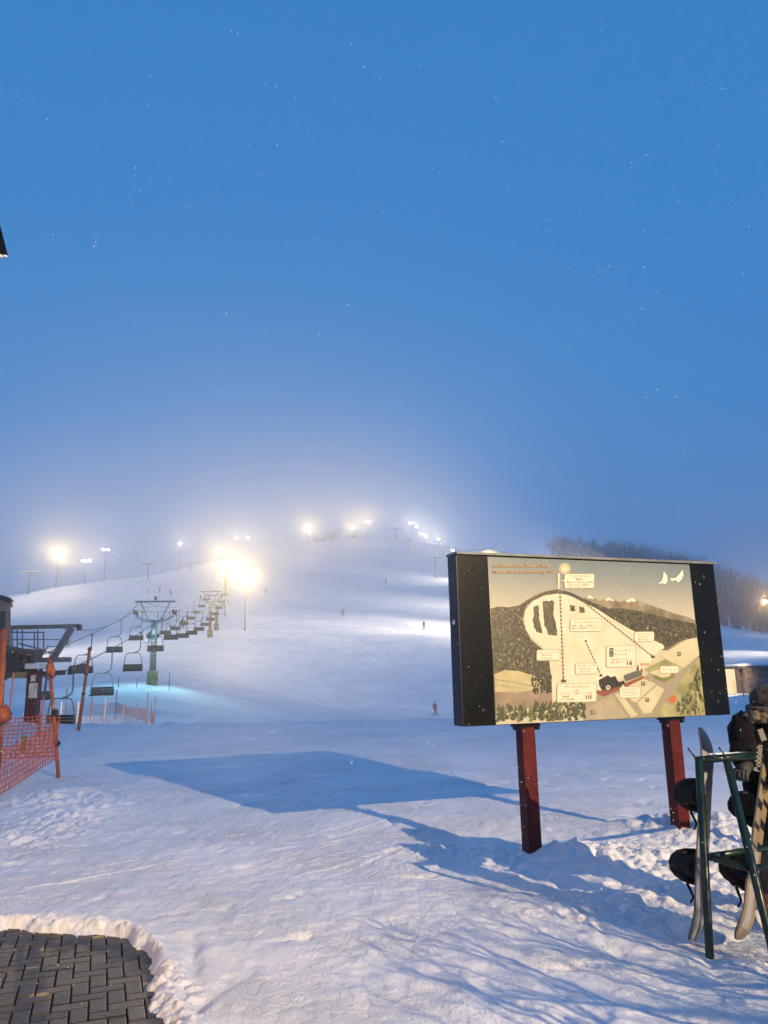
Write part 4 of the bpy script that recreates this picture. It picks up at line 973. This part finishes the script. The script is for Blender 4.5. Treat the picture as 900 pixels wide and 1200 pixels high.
def snowboard(top, bottom, normal, label, base_mats, pattern, L=None, w=.27, binding_side=1, curve=.03):
    """normal: unit vector of the deck side (bindings)"""
    top, bottom = Vector(top), Vector(bottom); ax = (top-bottom); Lg = ax.length; ax.normalize()
    n = Vector(normal); n = (n-ax*n.dot(ax)).normalized(); s = ax.cross(n).normalized()
    root = empty('snowboard', bottom, label=label, cat='snowboard', group='snowboards standing in the rack')
    def width(t): 
        e = min(t, 1-t); wd = w*(.88+.12*(abs(t-.5)*2)**2)
        if e < .10: wd *= math.sqrt(max(0, 1-(1-e/.10)**2))*.98+.02
        return wd
    def lift(t): e = min(t, 1-t); return (.055*(1-e/.16)**2 if e < .16 else -curve*0) + .008*math.sin(math.pi*t)
    N_ = 64; body = MB()
    V = []; Fc = []; mi = []
    for i in range(N_+1):
        t = i/N_; wd = width(t); c = ax*(t*Lg)+n*lift(t)
        for k in range(5): V.append(c+s*((k/4-.5)*wd)-n*.005)
        for k in range(5): V.append(c+s*((k/4-.5)*wd)+n*.005)
    for i in range(N_):
        for k in range(4):
            a = i*10+k; body.f.append((a, a+1, a+11, a+10)); body.m.append(pattern(i/N_, k)); body.sm.append(False)
            a += 5; body.f.append((a+10, a+11, a+1, a)); body.m.append(pattern((i/N_+.37) % 1, k)); body.sm.append(False)
        for a, b in ((0, 5), (4, 9)):
            q = (i*10+a, i*10+b, (i+1)*10+b, (i+1)*10+a); body.f.append(q if a else q[::-1]); body.m.append(0); body.sm.append(False)
    body.v = [tuple(v) for v in V]; body.build('deck', [M['board_edge']]+base_mats, root)
    R = Matrix((s, ax, n)).transposed()
    for tpos in (.33, .66):
        b = MB(); c = ax*(tpos*Lg)+n*.022; tilt = ax*.03
        b.box(c+n*.010, (.225, .13, .04), R, 0, .018); b.box(c+n*.04-s*.02, (.15, .11, .03), R, 0, .014)     # base plate
        hb_ = []                                                                        # curved highback shell
        for i in range(7):
            h = i/6*.125; half = .062*math.sqrt(1-.8*(i/6)**2)
            for k in range(7): a_ = (k/6-.5)*2.4; hb_.append(c+s*(.085+.03*math.cos(a_)-.12*i/6*.3)+ax*(half*math.sin(a_)/math.sin(1.2))+n*(.02+h))
        fs_ = [(i*7+k, i*7+k+1, i*7+k+8, i*7+k+7) for i in range(6) for k in range(6)]
        b.add(hb_, fs_, 0, True); off_ = s*.014; b.add([p+off_ for p in hb_], [f[::-1] for f in fs_], 0, True)
        for sg in (-1, 1): b.tube([c+s*.10+ax*sg*.05+n*.13, c+s*.09+ax*sg*.07+n*.07, c+s*.02+ax*sg*.07+n*.04, c-s*.10+ax*sg*.05+n*.015], [.010, .016, .016, .012], 8)
        b.build('binding', M['binding'], root)
        st = MB()
        for off, hh, rr_ in ((-.075, .085, .014), (-.06, .09, .014), (.02, .135, .018), (.04, .145, .018)):
            st.tube([c+s*(off+.01*math.sin(a_*3))+ax*(-.088*math.cos(a_))+n*(.02+hh*math.sin(a_)) for a_ in [k*math.pi/8 for k in range(9)]], rr_, 6)
        st.tube([c+s*.03-ax*.07+n*.07, c-ax*.11+n*.06+s*.02, c-ax*.17+n*.03, c-ax*.21+n*.045], [.008, .010, .008, .006], 6)
        st.ball(c-s*.0-ax*.07+n*.09, .024, (1, .7, 1.2), 8); st.build('strap', M['binding'], root)
    return root
b1 = snowboard(at(831, 853, 5.28), Vector(at(820, 1101, 5.08))+Vector((0, 0, -.03)), (-.79, .61, .02), 'grey and white snowboard leaning at the left end of the rack, bindings facing left',
   [M['board_grey'], M['board_white'], M['board_black']], lambda t, k: 2 if (.14 < t < .33 and k in (1, 2) and int(t*40) % 5) or (.80 < t < .86 and k > 1) or (.66 < t < .78 and k == 2) or (.36 < t < .44 and k == 3) else (1 if t < .46 else 3))
b2 = snowboard(at(902, 880, 5.32), Vector(at(873, 1098, 5.0))+Vector((0, 0, -.03)), (-.80, .60, .05), 'cream and black chequered snowboard standing second from left in the rack',
   [M['board_yellow'], M['board_black'], M['board_white']], lambda t, k: (2 if (int(t*26)+(k > 1)) % 3 == 0 else 1) if t > .45 else (3 if t > .06 and k in (1, 2) else 1))
p3 = Vector((2.86, 5.15, 0)); snowboard(p3+Vector((.10, .0, 1.40)), p3, (-.9, .3, .05), 'unseen black snowboard just past the picture edge, added for its shadow', [M['board_black'], M['board_grey'], M['board_white']], lambda t, k: 1 if t < .6 else 2)  # unseen board, added to throw its shadow on the snow

def rack_person():
    base = at(908, 1068, 5.42); O = Vector((base.x, 5.42, 0)); root = empty('person', O, 0, label='person in black jacket and brown knit hat leaning over the snowboard rack', cat='person')
    W = lambda u, v, Y: Vector(at(u, v, Y))-O
    hd = W(902, 827, 5.28); neck = W(903, 848, 5.36); ch = W(906, 880, 5.45); wa = W(913, 930, 5.52); pe = W(912, 968, 5.52)
    shl = W(880, 858, 5.38); ell = W(868, 886, 5.22); wrl = W(874, 899, 5.10)
    shr = W(940, 862, 5.5); elr = W(956, 915, 5.35); wrr = W(935, 905, 5.15)
    hl = W(902, 978, 5.5); knl = W(896, 1028, 5.38); anl = Vector((W(902, 1060, 5.46).x, W(902, 1060, 5.46).y, .10)); tol = anl+Vector((-.08, -.17, -.05))
    hr = W(926, 978, 5.54); knr = W(928, 1028, 5.45); anr = Vector((W(930, 1060, 5.56).x, .2, .10)); tor = anr+Vector((-.06, -.17, -.05))
    V = [pe, wa, ch, neck, hd, shl, ell, wrl, shr, elr, wrr, hl, knl, anl, tol, hr, knr, anr, tor]
    Eg = [(0, 1), (1, 2), (2, 3), (3, 4), (2, 5), (5, 6), (6, 7), (2, 8), (8, 9), (9, 10), (0, 11), (11, 12), (12, 13), (13, 14), (0, 15), (15, 16), (16, 17), (17, 18)]
    R = [(.17, .15), (.17, .15), (.20, .16), .075, .10, (.105, .105), .085, .05, (.105, .105), .085, .05, .12, .085, .075, .05, .12, .085, .075, .05]
    b = skin_mesh('body', V, Eg, R, M['jacket'], root, 2)
    b.data.materials.append(M['trousers']); b.data.materials.append(M['skin']); b.data.materials.append(M['boot'])
    for p in b.data.polygons:
        c = p.center
        if c.z < .20: p.material_index = 3
        elif c.z < pe.z-.04: p.material_index = 1
        elif (c-hd).length < .135 and c.z > neck.z+.03: p.material_index = 2
    # clothing: puffy sleeves and jacket as children
    j = MB(); j.ball(W(870, 862, 5.30), .105, (.82, .95, 1.42), 18, 0, .25, 1); j.ball(W(872, 887, 5.20), .075, (1, 1, 1.0), 14, 0, .3, 2)
    j.ball(W(884, 918, 5.40), .085, (.9, 1.1, 1.35), 16, 0, .35, 5); j.ball(W(888, 940, 5.42), .095, (.9, 1.1, 1.1), 16, 0, .35, 7)
    j.ball(W(903, 888, 5.38), .185, (.9, .85, 1.35), 22, 0, .18, 9); j.build('jacket', M['jacket'], root)
    h = MB(); h.ball(hd+Vector((0, 0, .035)), .122, (1.0, 1.05, .82), 20, 0, .10, 3); h.tube([hd+Vector((.128*math.cos(a), .132*math.sin(a), -.02+.006*math.sin(a*3))) for a in [k*math.pi/10 for k in range(21)]], .026, 8)
    h.build('knit_hat', M['hat'], root)
    f = MB()
    for k in range(22): a = k*math.pi/10.5; f.ball(W(899, 842, 5.31)+Vector((.15*math.cos(a), .12*math.sin(a), .02*math.sin(a*2))), .044, (1.2, 1.2, 1), 8, 0, .6, k)
    f.build('fur_collar', M['fur'], root)
    # face: nose, eyes, mouth turned to the rack (towards the viewer's left and down)
    fc = MB(); fd = Vector((-.55, -.83, -.05)).normalized(); sdv = Vector((fd.y, -fd.x, 0)).normalized(); c0 = hd+Vector((0, 0, -.045))
    fc.ball(c0+fd*.098, .015, (1, 1, 1.5), 8); fc.ball(c0+fd*.095+Vector((0, 0, -.045)), .02, (1.3, 1, .45), 8); fc.build('face', M['skin'], root)
    ey = MB(); 
    for s_ in (-1, 1): ey.ball(c0+fd*.098+sdv*s_*.034+Vector((0, 0, .018)), .011, (1, 1, .8), 8)
    ey.build('eyes', M['rubber'], root)
    # gloved hands round the bar: palm plus five bent fingers
    for wr, dirv, nm in ((wrl, Vector((-.35, -.45, -.1)), 1), (wrr, Vector((-.55, -.3, -.1)), -1)):
        dirv.normalize(); sv = dirv.cross(Vector((0, 0, 1))).normalized(); g_ = MB()
        g_.tube([wr-dirv*.04, wr, wr+dirv*.05, wr+dirv*.09], [.042, .036, .042, .036], 10)
        for k in range(4):
            o_ = wr+dirv*.085+sv*((k-1.5)*.021); ln = [.062, .072, .068, .052][k]
            g_.tube([o_, o_+dirv*ln*.5+Vector((0, 0, .004)), o_+dirv*ln*.8+Vector((0, 0, -.02)), o_+dirv*ln*.65+Vector((0, 0, -.045))], [.0125, .012, .011, .009], 8)
        th_ = wr+dirv*.03+sv*.036*nm; g_.tube([th_, th_+sv*.022*nm+dirv*.02+Vector((0, 0, -.01)), th_+sv*.02*nm+dirv*.05+Vector((0, 0, -.03))], [.014, .013, .010], 8)
        g_.build('glove', M['glove'], root)
    # reflective sleeve patch and lettering running up the jacket front
    MB().box(W(893, 861, 5.2), (.035, .006, .075), Matrix.Rotation(-.25, 3, 'Y')).build('patch', M['letter_grey'], root)
    c = bpy.data.curves.new('t', 'FONT'); c.body = 'Bobbish'; c.size = .052; c.extrude = .0015; c.offset = .002
    o = bpy.data.objects.new('t', c); COL.objects.link(o); dg = bpy.context.evaluated_depsgraph_get(); dg.update()
    me = bpy.data.meshes.new_from_object(o.evaluated_get(dg)); bpy.data.objects.remove(o); me.materials.clear(); me.materials.append(M['letter_grey'])
    lt = bpy.data.objects.new('lettering', me); COL.objects.link(lt); lt.parent = root
    lt.matrix_local = Matrix.Translation(W(890, 905, 5.08)) @ Matrix.Rotation(math.radians(3), 4, 'Z') @ Matrix.Rotation(math.radians(8), 4, 'Y') @ Matrix.Rotation(math.pi/2, 4, 'X') @ Matrix.Rotation(math.radians(84), 4, 'Z')
rack_person()

# ============================================================ right-hand hut, dome, lodge eave
def hut():
    Y = 52; O = Vector(at(880, 797, Y)); O.z = gz(O.x, O.y); root = empty('hut', O, label='low dark stone hut with snowy roof and lit cream wall at the right edge', cat='hut')
    W = lambda u, v, Y_: Vector(at(u, v, Y_))-O
    z1 = W(880, 783, Y).z; z0 = -.6
    def bx(name, u0, u1, Ya, Yb, z0_, z1_, m): 
        x0, x1 = W(u0, 790, Ya).x, W(u1, 790, Ya).x; return MB().box(((x0+x1)/2, (Ya+Yb)/2-O.y, (z0_+z1_)/2), (x1-x0, Yb-Ya, z1_-z0_), None, 0, .01).build(name, m, root)
    bx('stone_wall', 877, 960, 52, 57, z0, z1, M['stone'])
    bx('cream_wall', 849, 876.4, 54, 58, z0, z1-.02, M['cream_wall'])
    bx('roof', 873, 965, 51.4, 57.6, z1+.02, z1+.14, M['wood']); bx('roof_snow', 873.5, 964, 51.5, 57.5, z1+.143, z1+.30, M['snow_cap'])
    lp = W(868, 786, 50.2); lm = MB(); lm.tube([lp+Vector((0, 0, -1.6)), lp], .03, 6); lm.box(lp, (.2, .14, .14), None, 0, .02); lh = lm.build('lamp', M['dark_steel'], root)
    spot(root, lp+Vector((0, .12, 0)), (-.1, 1, -.05), 900, (1, .78, .45), 120, .06)
hut()
def dome():
    Y = 215; c = at(574, 651, Y); r = 4.3; root = empty('dome', (c.x, c.y, gz(c.x, c.y)), label='pale lit dome peeking over the top edge of the map board', cat='dome')
    zc = c.z-root.location.z-.6; d = MB(); n = 28
    V = []; Fc = []
    for i in range(9):
        th = i/8*math.pi/2
        for k in range(n): a = 2*math.pi*k/n; V.append((r*math.cos(th)*math.cos(a), r*math.cos(th)*math.sin(a), zc+r*.62*math.sin(th)))
    for i in range(8):
        for k in range(n): Fc.append((i*n+k, i*n+(k+1) % n, (i+1)*n+(k+1) % n, (i+1)*n+k))
    d.add(V, Fc, 0, True); d.build('shell', M['dome'], root)
    MB().tube([(0, 0, -1), (0, 0, zc)], r*.98, n).build('drum', M['dome'], root)
    rb = MB()
    for k in range(8):
        a = math.pi*k/4; rb.tube([(1.004*r*math.cos(t_)*math.cos(a), 1.004*r*math.cos(t_)*math.sin(a), zc+1.006*r*.62*math.sin(t_)) for t_ in [i/8*math.pi/2 for i in range(9)]], .05, 4)
    rb.build('rib', M['galv'], root)
    spot(root, (-3, -9, zc-1), (.3, 1, .22), 6500, WARM, 110, .2)
dome()
def lodge():
    P0 = Vector(at(9.5, 300, 4.2)); Q = Vector(at(-34, 130, 3.3)); root = empty('lodge', (-3.6, 0, 0), label='dark lodge whose black eave corner juts in at the left edge', cat='building')
    O = root.location.copy(); k = MB(); out = Vector((-4, 0, .02))
    Q2 = P0+(Q-P0)*3.2
    pts = [P0, Q2, Q2+out, P0+out]; nn = Vector((-.06, -.02, .07))
    k.add([p-O for p in pts]+[p-O+nn for p in pts], [(0, 1, 2, 3), (7, 6, 5, 4), (0, 4, 5, 1), (1, 5, 6, 2), (2, 6, 7, 3), (3, 7, 4, 0)]); rf = k.build('roof', M['roof_black'], root)
    c = MB(); 
    for i in range(7): c.ball(P0-O+Vector((-.02-.035*i, .0, .0)), .012+.006*(i % 3), (1.4, 1, .7), 8, 0, .5, i)
    c.build('ice_fringe', M['snow_cap'], rf)
    MB().box((-2.2, -.3, 1.6), (4., 6.6, 4.2)).build('wall', M['wall_dark'], root)
    pl = Vector((-3.42, 2.6, 2.35))-O; wl = MB(); wl.box(pl+Vector((-.1, 0, 0)), (.14, .14, .2), None, 0, .02); wh = wl.build('wall_lamp', M['dark_steel'], root)
    MB().ball(pl, .05, (1, 1, 1.3), 10).build('bulb', M['warm_lens'], wh)
    spot(root, pl+Vector((.08, 0, -.02)), (.3, .75, -.55), 240, (1, .55, .15), 120, .05)
lodge()

# ============================================================ bare trees
def branch_tree(mb, base, H, seed, r0=.16, depth=4, spread=.55, leafy=0, sides=5, lean=0., keep=.68, taper=.4):
    rr = random.Random(seed)
    def grow(p, d, L, r, lv):
        n = 3 if lv > 0 else 2; pts = [p]; rs = [r]
        for i in range(n):
            d = (d+Vector((rr.gauss(0, .10), rr.gauss(0, .10), rr.gauss(.03, .06)))).normalized(); p = p+d*L/n; pts.append(p); rs.append(r*(1-taper*(i+1)/n))
        mb.tube(pts, rs, sides if lv > 1 else 3, caps=False)
        if lv <= 0: return
        for k in range(rr.choice((2, 3, 3)) if lv > 1 else 4):
            s = rr.uniform(.45, 1.0); q = pts[0].lerp(pts[-1], s) if s < .99 else pts[-1]
            a = rr.uniform(0, 6.28); up = spread*rr.uniform(.7, 1.5)
            x = d.cross(Vector((0, 0, 1)) if abs(d.z) < .9 else Vector((1, 0, 0))).normalized(); y = d.cross(x)
            nd = (d+(x*math.cos(a)+y*math.sin(a))*up*1.25).normalized(); grow(q, nd, L*rr.uniform(.55, .78), rs[-1]*rr.uniform(keep-.13, min(1, keep+.12)), lv-1)
    grow(Vector(base), Vector((lean, 0, 1)).normalized(), H*.36, r0, depth)
# small tree right of the rack, outside the picture: its twigs streak the snow with shadow
for (x_, y_, H_, sd_, r_, lab_) in [(3.5, 1.2, 3.2, 12, .055, 'small bare tree beside the yard, nearest the viewer'), (4.9, 1.7, 3.5, 31, .055, 'bare tree in the middle of the small group by the rack'), (5.1, .6, 3.9, 55, .055, 'tallest bare tree, farthest right beside the yard'), (3.9, 2.3, 3.1, 77, .05, 'low bare tree just right of the snowboard rack')]:
    tr = empty('bare_tree', (x_, y_, 0), label=lab_, cat='tree')
    m_ = MB(); branch_tree(m_, (0, 0, -.1), H_, sd_, r_*.7, 6, .62, keep=.78, taper=.22); m_.build('trunk', M['bark'], tr)
# woods on the right-hand hill: one misty mass
def woods(name, label, spots, seed):
    rr = random.Random(seed); protos = []
    for s in range(7):
        pm_ = MB(); branch_tree(pm_, (0, 0, -.5), 12.5, 100+s, .34, 4, .6, sides=4); protos.append((np.array(pm_.v), pm_.f))
    V, Fc, off = [], [], 0
    for (x, y) in spots:
        pv_, pf = protos[rr.randrange(7)]; sc = rr.uniform(.75, 1.35); a = rr.uniform(0, 6.28); c, s = math.cos(a), math.sin(a)
        q = pv_*sc; q = np.stack([q[:, 0]*c-q[:, 1]*s+x, q[:, 0]*s+q[:, 1]*c+y, q[:, 2]+gz(x, y)], -1); V.append(q)
        Fc += [tuple(i+off for i in f) for f in pf]; off += len(q)
    me = bpy.data.meshes.new(name); me.from_pydata(np.vstack(V).tolist(), [], Fc); me.materials.append(M['bark'])
    o = bpy.data.objects.new(name, me); COL.objects.link(o); tag(o, label, kind='stuff')
sp = []; rr = random.Random(9)
while len(sp) < 900:
    u = rr.uniform(655, 960); Y = rr.uniform(205, 380); lo = 235 if u < 846 else 212
    if u < 760 and Y < 290+ (760-u)*.4: continue
    if Y < lo: continue
    sp.append((tx(u)*Y, Y))
woods('bare_woods', 'bare winter woods covering the misty hill behind the map board', sp, 4)
sp = [(tx(rr.uniform(372, 424))*Y, Y) for Y in [rr.uniform(372, 405) for _ in range(16)]]
woods('bare_woods', 'faint clump of bare trees behind the summit lamps', sp, 5)

# ============================================================ falling snow
def flakes():
    rr = random.Random(77); V, Fc = [], []
    base = [(1, 0, 0), (-1, 0, 0), (0, 1, 0), (0, -1, 0), (0, 0, 1), (0, 0, -1)]; fs = [(0, 2, 4), (2, 1, 4), (1, 3, 4), (3, 0, 4), (2, 0, 5), (1, 2, 5), (3, 1, 5), (0, 3, 5)]
    for i in range(30000):
        Y = rr.uniform(0, 1)**.5*26+1.8; p = Vector((rr.uniform(-.62, .62)*Y, Y, rr.uniform(-.45, 1.05)*Y+1.6))
        if p.z < .05: continue
        r_ = rr.uniform(.0008, .0021)*(1 if Y > 4 else .6)*(1 if Y < 10 else 1.5); d = Vector((rr.gauss(-.15, .3), rr.gauss(0, .3), -1)).normalized(); s = rr.choice((1, 1.3, 2.2))
        R = d.to_track_quat('Z', 'Y').to_matrix(); o = len(V)
        V += [tuple(p+R @ Vector((b[0]*r_, b[1]*r_, b[2]*r_*s))) for b in base]; Fc += [tuple(a+o for a in f) for f in fs]
    for i in range(4200):
        Y = rr.uniform(2.6, 7.4); p = Vector((rr.uniform(-.6, .6)*Y, Y, rr.uniform(-.4, 1.0)*Y+1.6))
        if p.z < .05: continue
        r_ = rr.uniform(.0008, .0020); d = Vector((rr.gauss(-.25, .35), rr.gauss(0, .3), -1)).normalized(); s = rr.choice((1.3, 2.0, 2.6)); R = d.to_track_quat('Z', 'Y').to_matrix(); o = len(V)
        V += [tuple(p+R @ Vector((b[0]*r_, b[1]*r_, b[2]*r_*s))) for b in base]; Fc += [tuple(a+o for a in f) for f in fs]
    me = bpy.data.meshes.new('snowfall'); me.from_pydata(V, [], Fc); me.materials.append(M['snow_cap']); o = bpy.data.objects.new('snowfall', me); COL.objects.link(o)
    tag(o, 'fine snowflakes falling through the air of the yard', kind='stuff')
flakes()
